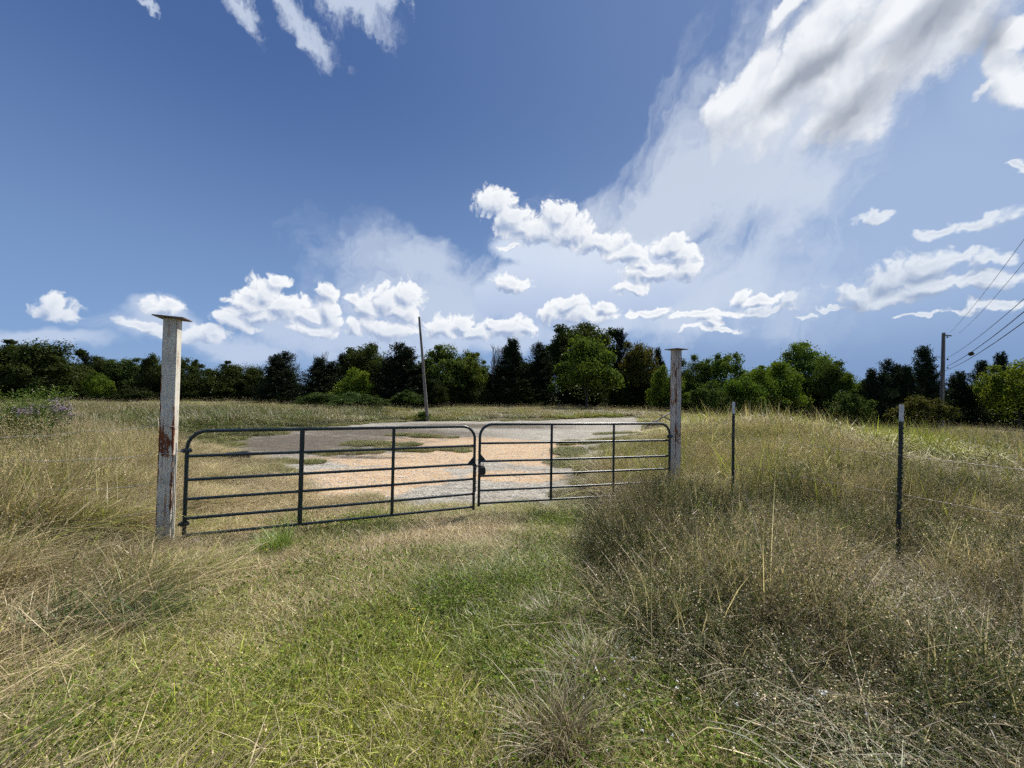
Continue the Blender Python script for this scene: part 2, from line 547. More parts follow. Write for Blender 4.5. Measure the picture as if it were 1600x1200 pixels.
M_GRASS = plant_material("grass blades", ((0.10, 0.165, 0.032), (0.315, 0.34, 0.05)), ((0.62, 0.51, 0.30), (0.30, 0.22, 0.13)))
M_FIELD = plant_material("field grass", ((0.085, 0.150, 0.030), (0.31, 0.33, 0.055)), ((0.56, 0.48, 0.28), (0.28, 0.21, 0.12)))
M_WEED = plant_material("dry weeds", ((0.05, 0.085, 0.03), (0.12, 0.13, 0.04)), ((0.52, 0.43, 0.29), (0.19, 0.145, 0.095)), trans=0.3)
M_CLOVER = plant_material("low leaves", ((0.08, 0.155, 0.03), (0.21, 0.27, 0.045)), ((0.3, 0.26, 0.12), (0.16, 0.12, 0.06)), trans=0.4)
M_WHITE = simple("white petals", (0.58, 0.58, 0.54), 0.7, var=0.08)
M_PURPLE = simple("purple flower heads", (0.20, 0.14, 0.22), 0.8, var=0.3)

def crown_material(name, c1, c2, trans=0.35, inst=False):
    m, T = material(name)
    c = T.n("ShaderNodeSeparateColor", i0=T.n("ShaderNodeAttribute", {"attribute_type": "GEOMETRY", "attribute_name": "col"}).outputs["Color"])
    if inst:
        oc = T.v("SCALE", T.n("ShaderNodeAttribute", {"attribute_type": "INSTANCER", "attribute_name": "tint"}).outputs["Color"], 2.5)
    else:
        oc = T.n("ShaderNodeObjectInfo").outputs["Color"]
    col = T.mix(c.outputs[0], c1, c2)
    col = T.v("MULTIPLY", col, oc)
    s = T.n("ShaderNodeMixShader", i0=trans, i1=T.n("ShaderNodeBsdfDiffuse", Color=col), i2=T.n("ShaderNodeBsdfTranslucent", Color=T.v("MULTIPLY", col, (1.2, 1.25, 0.6))))
    g = T.n("ShaderNodeBsdfGlossy", Color=(0.35, 0.38, 0.35), Roughness=0.55)
    fr = T.m("MULTIPLY", T.n("ShaderNodeLayerWeight", i0=0.3).outputs["Fresnel"], 0.12)
    finish(T, T.n("ShaderNodeMixShader", i0=fr, i1=s, i2=g).outputs[0])
    return m

M_LEAF = crown_material("broad leaves", (0.038, 0.062, 0.016), (0.092, 0.114, 0.032))
M_NEEDLE = crown_material("cedar sprays", (0.016, 0.028, 0.014), (0.036, 0.050, 0.024), 0.15)
M_WOOD = crown_material("shaded wood leaves", (0.030, 0.046, 0.016), (0.055, 0.075, 0.024), 0.3, True)
M_BARK = simple("bark", (0.075, 0.062, 0.05), 0.9, var=0.35, scale=6)
M_WIRE_PALE = simple("pale barbed wire", (0.62, 0.61, 0.58), 0.5, 0.2, 0.15, 20)
M_CHAIN = simple("dull chain steel", (0.13, 0.12, 0.115), 0.5, 0.7, 0.3, 20)
M_YELLOW = simple("yellow petals", (0.8, 0.55, 0.03), 0.7, var=0.08)
M_DEADWOOD = simple("bare grey twigs", (0.17, 0.15, 0.13), 0.9, var=0.25, scale=6)
M_STEEL = simple("galvanised steel", (0.42, 0.43, 0.43), 0.42, 0.85, 0.2, 20)
M_WIRE = simple("weathered barbed wire", (0.20, 0.19, 0.175), 0.5, 0.7, 0.25, 20)
M_GATE = simple("dark green gate enamel", (0.012, 0.026, 0.030), 0.36, 0.0, 0.4, 5, bs=0.05)
M_TPOST = simple("dark green post enamel", (0.010, 0.022, 0.018), 0.5, 0.0, 0.4, 9)
M_TIP = simple("white tip enamel", (0.62, 0.62, 0.60), 0.5, var=0.12, scale=30)
M_BLACK = simple("black rubber", (0.012, 0.012, 0.012), 0.55, var=0.3)
M_CHAR = simple("charred wood", (0.012, 0.011, 0.010), 0.85, var=0.5, scale=14)
M_CABLE = simple("dark cable", (0.02, 0.02, 0.022), 0.6, var=0.2)
M_ROCK = simple("pale limestone", (0.50, 0.47, 0.41), 0.9, var=0.25, scale=14, bs=0.6)
M_BOARD = simple("weathered grey board", (0.24, 0.22, 0.19), 0.85, var=0.3, scale=7)
M_REDDIRT = simple("reddish rubble", (0.17, 0.10, 0.08), 0.95, var=0.35, scale=9)

def pole_material():
    m, T = material("weathered pole wood")
    co = T.n("ShaderNodeTexCoord").outputs["Object"]
    g = T.noise(T.v("MULTIPLY", co, (22, 22, 0.6)), 1.0, 5, 0.6)
    b = T.noise(co, 0.8, 3)
    col = T.mix(T.ss(g, 0.3, 0.7), (0.10, 0.085, 0.07), (0.24, 0.215, 0.19))
    col = T.mix(T.m("MULTIPLY", T.ss(b, 0.45, 0.7), 0.4), col, (0.075, 0.065, 0.055))
    finish(T, bsdf(T, col, 0.85, bump=g, bs=0.5, bd=0.01))
    return m
M_POLE = pole_material()

def post_material(name, bands, base):
    """old off-white enamel over rusting steel; bands = heights (m above the foot) where rust has eaten the enamel"""
    m, T = material(name)
    tc = T.n("ShaderNodeTexCoord").outputs["Object"]
    x, y, z = T.n("ShaderNodeSeparateXYZ", i0=tc).outputs
    n1 = T.noise(T.v("MULTIPLY", tc, (9, 9, 4.0)), 1.0, 7, 0.62)
    n2 = T.noise(T.v("MULTIPLY", tc, (18, 18, 7)), 1.0, 4, 0.6)
    streak = T.noise(T.v("MULTIPLY", tc, (40, 40, 1.6)), 1.0, 4, 0.6)
    mask = None
    for z0, z1, amt in bands:
        b = T.m("MULTIPLY", T.m("MULTIPLY", T.ss(z, z0 - 0.25, z0 + 0.30), T.m("SUBTRACT", 1.0, T.ss(z, z1 - 0.30, z1 + 0.30))), amt)
        mask = b if mask is None else T.m("MAXIMUM", mask, b)
    # rust creeps in from the arrises of the column
    edge = T.m("MAXIMUM", T.m("ABSOLUTE", x), T.m("ABSOLUTE", y))
    corner = T.ss(T.m("MINIMUM", T.m("ABSOLUTE", x), T.m("ABSOLUTE", y)), 0.045, 0.071)
    r = T.m("ADD", T.m("ADD", T.m("MULTIPLY", mask, 0.125), T.m("MULTIPLY", corner, 0.085)), T.m("ADD", T.m("MULTIPLY", n1, 0.42), T.m("ADD", T.m("MULTIPLY", n2, 0.28), T.m("MULTIPLY", streak, 0.20))))
    rust = T.ss(r, 0.555, 0.61)
    stain = T.m("MULTIPLY", T.ss(T.m("ADD", r, T.m("MULTIPLY", T.m("SUBTRACT", streak, 0.5), 0.5)), 0.50, 0.64), 0.6)
    rustc = T.mix(n2, (0.055, 0.018, 0.010), (0.26, 0.085, 0.030))
    paint = T.mix(T.ss(T.noise(tc, 5.0, 5, 0.6), 0.3, 0.7), tuple(Vector(base) * 0.82), tuple(Vector(base) * 1.12))
    paint = T.mix(T.m("MULTIPLY", T.ss(streak, 0.52, 0.75), 0.35), paint, (0.16, 0.14, 0.11))
    paint = T.mix(stain, paint, (0.34, 0.17, 0.08))
    pits = T.n("ShaderNodeTexVoronoi", Vector=T.v("MULTIPLY", tc, (1, 1, 1.8)), Scale=13.0).outputs[0]
    pit = T.m("MULTIPLY", T.ss(T.m("SUBTRACT", 0.15, pits), 0.0, 0.04), T.ss(n1, 0.42, 0.55))
    col = T.mix(pit, T.mix(rust, paint, rustc), (0.03, 0.02, 0.015))
    h = T.m("SUBTRACT", T.m("MULTIPLY", n2, 0.3), rust)
    finish(T, bsdf(T, col, T.m("ADD", 0.55, T.m("MULTIPLY", rust, 0.35)), bump=h, bs=0.25, bd=0.003, spec=0.3))
    return m

# ------------------------------------------------------------------ ground
def sheet(xs, ys, zf, keep=None):
    X, Y = np.meshgrid(xs, ys)
    V = np.stack([X.ravel(), Y.ravel(), zf(X.ravel(), Y.ravel())], 1)
    nx, ny = len(xs), len(ys)
    i = np.arange(nx - 1)[None, :] + np.arange(ny - 1)[:, None] * nx
    Q = np.stack([i, i + 1, i + 1 + nx, i + nx], -1).reshape(-1, 4)
    if keep is not None:
        c = V[Q].mean(1)
        Q = Q[keep(c[:, 0], c[:, 1])]
    return V, Q

def ground_material():
    m, T = material("soil and thatch")
    p = T.n("ShaderNodeNewGeometry").outputs["Position"]
    n = T.noise(p, 1.2, 6, 0.6)
    f = T.noise(p, 26.0, 6, 0.65)
    far = T.ss(T.v("LENGTH", p, out=1), 30, 70)
    col = T.mix(n, (0.050, 0.043, 0.026), (0.08, 0.072, 0.036))
    col = T.mix(T.m("MULTIPLY", T.ss(f, 0.4, 0.7), 0.6), col, (0.20, 0.165, 0.10))
    col = T.mix(far, col, (0.09, 0.105, 0.045))
    finish(T, bsdf(T, col, 0.95, bump=f, bs=0.8, bd=0.03, spec=0.2))
    return m

def geo_axis(a, b, fine, coarse_to, g=1.35):
    xs = list(np.arange(a, b + 1e-6, fine))
    st, lo, hi = fine, a, b
    left, right = [], []
    while hi < coarse_to:
        st *= g
        hi += st
        lo -= st
        right.append(hi)
        left.append(lo)
    return np.array(left[::-1] + xs + right)

V, Q = sheet(geo_axis(-26, 26, 0.35, 2600), geo_axis(-4, 44, 0.35, 2600), gz)
tag(link("ground", mesh_np("ground", V, Q, mat=ground_material(), smooth=True)), kind="structure")

# grass islands that have grown over the lot: (photo px, py, half width m, half depth m)
PATCHES = [(520, 709, 1.1, 0.22), (560, 706, 1.2, 0.22), (650, 704, 1.6, 0.28), (690, 703, .8, .2), (585, 695, 1.5, 0.5), (665, 682, 1.4, 0.6),
           (430, 722, 1.6, 0.12), (885, 706, 0.6, 1.0), (935, 690, 1.5, 0.6), (990, 694, 1.3, 0.6), (905, 724, 0.8, 0.6), (960, 678, 1.2, 0.5), (760, 700, .7, .12), (1010, 681, 1.2, 0.5)]
PATCHW = []
for px, py, a, b in PATCHES:
    p = ground_at(px, py)
    PATCHW.append((p.x, p.y, a, b))

def patch_field(x, y):
    f = np.full(np.shape(x), -9.0)
    for cx, cy, a, b in PATCHW:
        f = np.maximum(f, 1 - np.sqrt(((x - cx) / a) ** 2 + ((y - cy) / b) ** 2))
    return f + (vnoise(x, y, 0.5, 9) - 0.5) * 0.7

def lot_field(x, y):
    """> 0 inside the bare lot, metres from its edge roughly"""
    w = (fbm(x, y, 2.2, 4) - 0.5) * 1.1
    fr = 6.75 + 0.22 * np.maximum(-x - 1.2, 0) * 0.6 + 0.15 * np.maximum(x, 0)
    e = np.minimum(x + np.interp(y, LY, LX) - 0.2, np.interp(y, RY, RX) - x)
    e = np.minimum(e, y - fr)
    back = np.interp(x, [-10, -6, 0, 4, 12], [24.5, 27, 28.5, 30, 33])
    e = np.minimum(e, (back - y) * 0.7)
    return e + w * S(y, 6.5, 10)

def lot_material():
    m, T = material("worn gravel and slab")
    p = T.n("ShaderNodeNewGeometry").outputs["Position"]
    a = T.n("ShaderNodeSeparateColor", i0=T.n("ShaderNodeAttribute", {"attribute_type": "GEOMETRY", "attribute_name": "col"}).outputs["Color"])
    orange, dark, edge = a.outputs
    big = T.noise(p, 0.9, 6, 0.62)
    mid = T.noise(T.v("MULTIPLY", p, (0.8, 2.2, 1)), 2.2, 6, 0.65)
    fine = T.noise(p, 38.0, 4, 0.7)
    vor = T.n("ShaderNodeTexVoronoi", Vector=p, Scale=34.0)
    st = T.n("ShaderNodeSeparateColor", i0=vor.outputs["Color"])
    grey = T.mix(T.ss(mid, 0.35, 0.68), (0.20, 0.185, 0.155), (0.42, 0.39, 0.325))
    sand = T.mix(T.ss(mid, 0.3, 0.7), (0.40, 0.255, 0.14), (0.56, 0.42, 0.255))
    col = T.mix(T.ss(T.m("ADD", orange, T.m("MULTIPLY", T.m("SUBTRACT", big, 0.5), 1.5)), 0.36, 0.62), grey, sand)
    col = T.mix(T.ss(T.m("ADD", dark, T.m("MULTIPLY", T.m("SUBTRACT", mid, 0.5), 2.6)), 0.18, 0.95), col, T.mix(fine, (0.070, 0.060, 0.047), (0.135, 0.118, 0.094)))
    col = T.mix(T.m("MULTIPLY", T.ss(T.m("ADD", T.m("MULTIPLY", mid, 0.5), T.m("MULTIPLY", big, 0.5)), 0.52, 0.62), 0.45), col, (0.24, 0.185, 0.13))
    # single stones
    dk = T.m("SUBTRACT", 1.0, T.m("MULTIPLY", T.ss(T.m("ADD", dark, T.m("MULTIPLY", T.m("SUBTRACT", mid, 0.5), 2.6)), 0.18, 0.95), 0.85))
    col = T.mix(T.m("MULTIPLY", T.m("MULTIPLY", T.ss(st.outputs[0], 0.70, 0.8), 0.5), dk), col, (0.66, 0.63, 0.57))
    col = T.mix(T.m("MULTIPLY", T.ss(st.outputs[1], 0.80, 0.86), 0.4), col, (0.12, 0.10, 0.085))
    col = T.mix(T.m("MULTIPLY", T.ss(fine, 0.52, 0.68), 0.18), col, (0.18, 0.14, 0.10))
    col = T.mix(T.m("MULTIPLY", edge, T.ss(mid, 0.35, 0.6)), col, (0.13, 0.12, 0.06))
    h = T.m("SUBTRACT", T.m("MULTIPLY", fine, 0.6), vor.outputs[0])
    finish(T, bsdf(T, col, 0.92, bump=h, bs=0.9, bd=0.02, spec=0.05))
    return m

ORANGE = [(760, 703, 3.2, 3.2), (590, 745, 2.0, 1.6), (640, 720, 3.0, 1.3), (850, 718, 1.5, 1.2), (545, 768, 1.3, 0.5), (800, 745, 1.4, 0.7), (700, 690, 3.6, 2.0), (830, 695, 2.8, 1.6)]
DARK = [(480, 690, 5.0, 4.0), (600, 676, 6.0, 3.0), (450, 700, 2.6, 1.5), (760, 666, 6.0, 2.0), (560, 715, 1.6, 0.35)]
def blobsum(lst, x, y):
    f = np.zeros(np.shape(x))
    for px, py, a, b in lst:
        c = ground_at(px, py)
        f = np.maximum(f, 1 - np.clip(np.sqrt(((x - c.x) / a) ** 2 + ((y - c.y) / b) ** 2) - 0.35, 0, 1))
    return f
V, Q = sheet(np.arange(-12, 13, 0.13), np.concatenate([np.arange(6.4, 16, 0.13), np.arange(16, 35, 0.3)]), lambda x, y: gz(x, y) + 0.006, lambda x, y: lot_field(x, y) > 0)
used = np.unique(Q)
remap = np.full(len(V), -1)
remap[used] = np.arange(len(used))
V, Q = V[used], remap[Q]
lf = lot_field(V[:, 0], V[:, 1])
colr = np.stack([blobsum(ORANGE, V[:, 0], V[:, 1]), blobsum(DARK, V[:, 0], V[:, 1]), 1 - S(lf, 0.0, 0.7)], 1)
tag(link("gravel_lot", mesh_np("gravel_lot", V, Q, col=colr, mat=lot_material(), smooth=True)), kind="structure")

# ------------------------------------------------------------------ tube gate
GH = 1.257
FR = [0.0, 0.241, 0.469, 0.654, 0.839, 1.0]
def px_on_line(A, B, px):
    lo, hi = 0.0, 1.0
    for _ in range(40):
        t = (lo + hi) / 2
        p = Vector((A[0] + (B[0] - A[0]) * t, A[1] + (B[1] - A[1]) * t, 0.6)) - Vector((0, 0, CAMZ))
        x = 800 + FPX * p.dot(cam_right) / p.dot(_f)
        if x < px:
            lo = t
        else:
            hi = t
    return t

def gate(A, B, ztop, stays, label, hinge_left):
    """a leaf between two plan points; local x runs along the leaf"""
    L = math.hypot(B[0] - A[0], B[1] - A[1])
    ang = math.atan2(B[1] - A[1], B[0] - A[0])
    g = thing("tube_gate", (A[0], A[1], ztop - GH), label, "gate", "two leaves of the farm gate", ang)
    r = 0.0215
    pts = [(0, 0, -0.045), (0, 0, GH - 0.2)]
    pts += [(0.2 - 0.2 * math.cos(a), 0, GH - 0.2 + 0.2 * math.sin(a)) for a in [R(k) for k in range(12, 91, 13)]]
    pts += [(L - p[0], 0, p[2]) for p in pts[::-1]]
    MB().tube(pts, r, 14).build("frame", M_GATE, g, smooth=True)
    for f in FR[1:]:
        z = GH * (1 - f)
        MB().tube([(r * 0.6, 0, z), (L * .5, 0, z - 0.004), (L - r * 0.6, 0, z)], 0.0185, 12).build("rail", M_GATE, g, smooth=True)
    for px, w in stays:
        t = px_on_line(A, B, px) * L
        mb = MB()
        mb.box((t, -0.0235, GH / 2 + 0.005), (w, 0.006, GH - 0.02))
        mb.box((t - w / 2 + .002, -0.014, GH / 2 + 0.005), (0.005, 0.014, GH - 0.024))
        mb.box((t + w / 2 - .002, -0.014, GH / 2 + 0.005), (0.005, 0.014, GH - 0.024))
        mb.build("stay", M_GATE, g)
    e = L if hinge_left else 0.0
    s = -1 if hinge_left else 1
    zr = GH * (1 - FR[2])
    MB().poly([(e + s * 0.015, 0, zr + 0.015), (e + s * 0.105, 0, zr + 0.015), (e + s * 0.015, 0, zr + 0.12)], 0.006, (0, 1, 0)).build("gusset", M_GATE, g)
    h = 0.0 if hinge_left else L
    for z in (GH - 0.235, 0.14):
        k = MB()
        k.tube([(h - 0.035, 0, z), (h + 0.035, 0, z)], 0.029, 12)
        k.box((h, -0.0, z), (0.10, 0.012, 0.03))
        k.tube([(h + s * 0.05, 0, z - .02), (h + s * 0.05, 0, z + .02)], 0.012, 8)
        k.build("hinge_clamp", M_GATE, g, smooth=False)
    return g, ang, L

def xy(px, d, py=700):
    p = at(px, py, d)
    return (p.x, p.y)
GA, GB, GC, GD = xy(291, 4.76, 740), xy(741, 6.16, 730), xy(749, 6.26, 730), xy(1046, 7.17, 710)
g1, ang1, L1 = gate(GA, GB, 1.125, [(471, 0.055), (614, 0.042)], "longer looking gate leaf hinged on the rust-banded post", True)
g2, ang2, L2 = gate(GC, GD, 1.150, [(861, 0.036), (958, 0.032)], "gate leaf hinged on the grey-white post beside tall dry grass", False)

# eye bolts that carry the leaves belong to the posts ---------------------
def column(name, top, bot, depth, ztop, bury, rz, bands, base, label, size=0.140, plate=0.295, ptilt=(0, 0), bolts=()):
    P0, P1 = at(bot[0], bot[1], depth), at(top[0], top[1], depth)
    zg = gzf(P0.x, P0.y)
    d = (P1 - P0).normalized()
    foot = P0 + d * ((zg - P0.z) / d.z)
    H = (ztop - zg) / d.z
    t = thing(name, foot, label, "post", "two steel gate posts")
    q = d.to_track_quat("Z", "Y")
    t.rotation_mode = "QUATERNION"
    from mathutils import Quaternion
    t.rotation_quaternion = Vector((0, 0, 1)).rotation_difference(d) @ Quaternion((0, 0, 1), rz)
    m = post_material(name + " enamel", bands, base)
    me = MB().box((0, 0, (H - bury) / 2), (size, size, H + bury)).mesh("column", m, bevel=0.008)
    link("column", me, t)
    MB().box((0, 0, H + 0.007), (plate, plate, 0.013), Euler((*ptilt, 0))).build("cap_plate", simple(name + " plate", (0.16, 0.13, 0.11), 0.75, 0.2, 0.45, 12), t, bevel=0.002)
    return t, H
post1, PH1 = column("gate_post", (270, 503), (258, 832), 4.66, 2.475, 0.3, ang1, [(0.95, 1.50, 1.0), (0.35, 1.05, 0.6), (2.1, 2.6, 0.35), (1.4, 2.1, 0.25)], (0.62, 0.59, 0.50), "tall off-white steel post with broad red-brown rust band, barbed wire wrapped round it", ptilt=(0, R(2.0)))
post2, PH2 = column("gate_post", (1056.5, 548), (1054.5, 745), 7.36, 2.53, 0.3, ang2 + R(12), [(1.7, 2.75, 0.8), (0.9, 1.5, 0.75), (0, 3, 0.2)], (0.47, 0.45, 0.40), "tall grey-white steel post with thin rust streaks, rising from dry grass", ptilt=(0, 0))

def eye_bolt(post, p_gate, z, label, face):
    w = Vector(face)
    b = MB()
    dirv = Vector((p_gate[0], p_gate[1], z)) - Vector((w.x, w.y, z))
    b.tube([w.to_2d().to_3d() + Vector((0, 0, z)), Vector((p_gate[0], p_gate[1], z))], 0.008, 8)
    o = b.build("hinge_bolt", M_STEEL, None, smooth=True)
    return tag(o, label, "bolt")
for (pst, G, z, lb) in ((post1, GA, 1.125 - 0.235, "bright steel hinge bolt between rusty post and top of gate"), (post2, GD, 1.150 - 0.235, "small hinge bolt between grey-white post and gate corner")):
    f = pst.location
    dv = (Vector((G[0], G[1], 0)) - Vector((f.x, f.y, 0)))
    a = Vector((f.x, f.y, 0)) + dv.normalized() * 0.07
    eye_bolt(pst, G, z, lb, a)

# chain and padlock -------------------------------------------------------
gm = (Vector((GB[0], GB[1], 0)) + Vector((GC[0], GC[1], 0))) / 2
cz = 1.13 - GH * FR[2]
ch = thing("chain", (gm.x, gm.y, cz), "short steel chain looped between the two gate leaves with loose end hanging", "chain")
def link_mesh():
    r0, Lk = 0.013, 0.020
    pts = []
    for k in range(13):
        a = 2 * math.pi * k / 12
        pts.append((r0 * math.cos(a), 0, r0 * math.sin(a) + (Lk if math.sin(a) >= -0.01 else -Lk) * 0.5))
    return MB().tube(pts, 0.0055, 6, cap=False).mesh("chain_link", M_CHAIN, smooth=True)
lm = link_mesh()
for k in range(14):
    o = link("chain_link", lm, ch)
    o.location = (0.004 * math.sin(k * 1.7) - 0.018, -0.045, -0.03 - k * 0.030)
    o.rotation_euler = (0.1 * math.sin(k * 2.1), 0.1 * math.cos(k), (k % 2) * math.pi / 2 + ang1 + .5)
for k in range(9):
    o = link("chain_link", lm, ch)
    a = math.pi * (k / 8.0)
    o.location = (-0.055 + 0.0155 * k, -0.046 + 0.01 * math.sin(a), -0.02 - 0.018 * math.sin(a))
    o.rotation_euler = ((k % 2) * math.pi / 2, math.pi / 2, ang1)
pl = thing("padlock", (GC[0] + 0.045, GC[1] - 0.05, cz - 0.10), "fat black rubber-jacketed padlock hanging beside the chain on the gate", "padlock", rz=ang2)
MB().poly([(-0.035, 0, 0.055), (0.035, 0, 0.055), (0.055, 0, 0.01), (0.06, 0, -0.06), (0.035, 0, -0.085), (-0.045, 0, -0.08), (-0.055, 0, -0.03), (-0.05, 0, 0.02)], 0.05, (0, 1, 0)).build("body", M_BLACK, pl, bevel=0.007)
MB().tube([(-0.028, 0, 0.04), (-0.03, 0, 0.085), (-0.015, 0, 0.11), (0.012, 0, 0.11), (0.026, 0, 0.085), (0.026, 0, 0.04)], 0.006, 8).build("shackle", M_STEEL, pl, smooth=True)
MB().box((0, -0.027, 0.035), (0.06, 0.004, 0.008)).build("band", simple("worn grey band", (.35, .34, .3), .6), pl)

# steel t-posts ------------------------------------------------------------
def t_post(top, bot, d, rz, tipL, label):
    P0, P1 = at(bot[0], bot[1], d), at(top[0], top[1], d)
    zg = gzf(P0.x, P0.y)
    dr = (P1 - P0).normalized()
    foot = P0 + dr * ((zg - P0.z) / dr.z)
    H = (P1.z - zg) / dr.z
    t = thing("t_post", foot, label, "fence post", "green steel fence posts with white tips")
    from mathutils import Quaternion
    t.rotation_mode = "QUATERNION"
    t.rotation_quaternion = Vector((0, 0, 1)).rotation_difference(dr) @ Quaternion((0, 0, 1), rz)
    def sec(mb, z0, z1, g=0.0):
        mb.box((0, -0.002, (z0 + z1) / 2), (0.036 + g, 0.005 + g, z1 - z0))
        mb.box((0, 0.0155, (z0 + z1) / 2), (0.006 + g, 0.030 + g, z1 - z0 - 0.001))
    mb = MB()
    sec(mb, -0.4, H - tipL)
    z = 0.05
    while z < H - tipL - 0.02:
        mb.box((0, -0.0085, z), (0.010, 0.008, 0.018))
        z += 0.055
    mb.build("shaft", M_TPOST, t)
    mb = MB()
    sec(mb, H - tipL, H, 0.001)
    z = H - tipL + 0.02
    while z < H - 0.01:
        mb.box((0, -0.0085, z), (0.010, 0.008, 0.018))
        z += 0.055
    mb.build("white_tip", M_TIP, t)
    for z in (1.17, 0.75, 0.35):
        MB().tube([(-0.026, 0.0, z), (-0.02, -0.016, z + .004), (0.02, -0.016, z - .004), (0.026, 0.0, z)], 0.0022, 6).build("wire_clip", M_WIRE, t)
    return t, H
tp1, _ = t_post((1147, 628), (1145.5, 775), 6.25, R(25), 0.19, "slim fence post with chalky tip, half sunk in dry grass beside the grey-white gate post")
tp2, _ = t_post((1411, 632), (1405, 872), 4.36, R(35), 0.19, "thick dark fence post with bright white tip standing alone on the grassy slope")

# barbed wire --------------------------------------------------------------
def barb_mesh():
    mb = MB()
    for a in (20, 110, 200, 290):
        ca, sa = math.cos(R(a)), math.sin(R(a))
        mb.tube([(0.0, 0, 0), (0.004, 0.013 * ca, 0.013 * sa)], 0.0012, 4)
    mb.tube([(-0.004, 0, 0), (0.006, 0, 0)], 0.0042, 6)
    return mb.mesh("barb", M_WIRE)
BARB = barb_mesh()
def barbed(pts, label, group, r=0.0021, sag=0.03, spacing=0.125, mat=None):
    pts = [Vector(p) for p in pts]
    o0 = pts[0].copy()
    w = thing("barbed_wire", o0, label, "barbed wire", group)
    fine = []
    for a, b in zip(pts[:-1], pts[1:]):
        n = max(2, int((b - a).length / 0.05))
        for k in range(n):
            t = k / n
            p = a.lerp(b, t)
            p.z -= sag * 4 * t * (1 - t) * min(1.0, (b - a).length)
            fine.append(p - o0)
    fine.append(pts[-1] - o0)
    for ph in (0.0, math.pi):
        tw = [p + Vector((0, math.cos(ph + i * 1.5) * r * 0.75, math.sin(ph + i * 1.5) * r * 0.75)) for i, p in enumerate(fine)]
        MB().tube(tw, r * 0.75, 5).build("strand", mat or M_WIRE, w, smooth=True)
    acc = 0.06
    for a, b in zip(fine[:-1], fine[1:]):
        acc += (b - a).length
        if acc > spacing:
            acc = 0
            o = link("barb", BARB, w)
            o.location = a
            o.rotation_euler = (b - a).to_track_quat("X", "Z").to_euler()
    return w
pf = post1.location
nx, ny = math.sin(ang1), -math.cos(ang1)          # outward face of the gate line
for (zp, zl, names) in ((1.185, 1.07, "top barbed wire running left from the rust-banded post"), (0.86, 0.80, "second barbed wire down on the rust-banded post"),
                        (0.52, 0.50, "third barbed wire down on the rust-banded post"), (0.19, 0.2, "lowest barbed wire near foot of rust-banded post")):
    w = 0.085
    c, s = math.cos(ang1), math.sin(ang1)
    crn = [Vector((pf.x + c * a - s * b, pf.y + s * a + c * b, zp + 0.01 * k)) for k, (a, b) in enumerate(((w, w * 0.4), (w, -w), (0, -w - .003), (-w, -w)))]
    barbed(crn + [Vector((-4.9, 4.50, zp - 0.045)), Vector((-5.6, 4.48, zl)), Vector((-6.6, 4.45, zl)), Vector((-8.4, 4.4, zl + 0.06))], names, "barbed wires on the rust-banded post", r=0.0022, mat=M_WIRE_PALE)
t1, t2 = tp1.location, tp2.location
p2 = post2.location
for z, nm in ((1.05, "upper barbed wire strung past the white tipped posts"), (0.62, "lower barbed wire strung past the white tipped posts")):
    barbed([Vector((p2.x + 0.085, p2.y - 0.06, z)), Vector((t1.x - .03, t1.y - .02, z - 0.0)), Vector((t2.x - .02, t2.y - .02, z)), Vector((t2.x + 0.95, t2.y - 2.15, z + 0.03))], nm, "barbed wires on the white-tipped posts", sag=0.02)
# loose galvanised wire standing against the rusty post
a = at(275.5, 692, 4.60)
b = at(271, 835, 4.56)
tag(MB().tube([a, a.lerp(b, 0.4) + Vector((0.004, 0, 0)), b], 0.0045, 6).build("loose_wire", M_STEEL, smooth=True), "thin pale wire hanging straight down the right edge of the rust-banded post", "wire")

# poles --------------------------------------------------------------------
def wood_pole(name, foot, top, r0, r1, label):
    t = thing(name, foot, label, "pole")
    d = (top - foot)
    n = 9
    mb = MB()
    pts = [d * (k / n) + Vector((0.008 * math.sin(k * 1.3), 0, 0)) * (k / n) for k in range(n + 1)]
    mb.tube([Vector((0, 0, -0.5))] + pts, [r0] + [r0 + (r1 - r0) * k / n for k in range(n + 1)], 14)
    mb.build("shaft", M_POLE, t, smooth=True)
    return t
fo = at(668, 655, 27.0)
fo.z = gzf(fo.x, fo.y)
tp = at(655, 495, 27.0)
wood_pole("leaning_pole", fo, tp, 0.125, 0.068, "bare grey wooden pole leaning left at the far edge of the lot")
FU = at(1470.5, 664, 38.0)
FU.z = gzf(FU.x, FU.y)
TU = at(1474.5, 520, 38.0)
up_ = wood_pole("utility_pole", FU, TU, 0.19, 0.13, "utility pole carrying five wires, in front of the dark cedars")
def upart(name, mb, mat):
    return mb.build(name, mat, up_, smooth=False)
hU = TU - FU
side = Vector((0.94, 0.34, 0))
upart("crossarm", MB().box(hU + side * 0.42 + Vector((0, -0.16, -0.26)), (1.15, 0.09, 0.10), Euler((0, 0, R(20)))), M_POLE)
upart("ground_wire", MB().tube([Vector((-0.17, -0.1, 0.4)), hU * 0.5 + Vector((-0.17, -0.1, 0)), hU + Vector((-0.14, -0.1, -0.5))], 0.014, 6), M_CABLE)
for k, hz in enumerate((0.45, 2.62, 3.45)):
    upart("insulator", MB().tube([hU + Vector((0.15, -0.15, -hz - 0.07)), hU + Vector((0.17, -0.18, -hz)), hU + Vector((0.15, -0.15, -hz + 0.08))], [0.04, 0.075, 0.035], 8), M_CABLE)
P2 = Vector((7.0, -1.2, 0))
P2.z = gzf(P2.x, P2.y)
p2top = Vector((7.0, -1.2, 9.2))
wood_pole("utility_pole", P2, p2top, 0.19, 0.13, "nearer utility pole at the roadside end of the five wires")
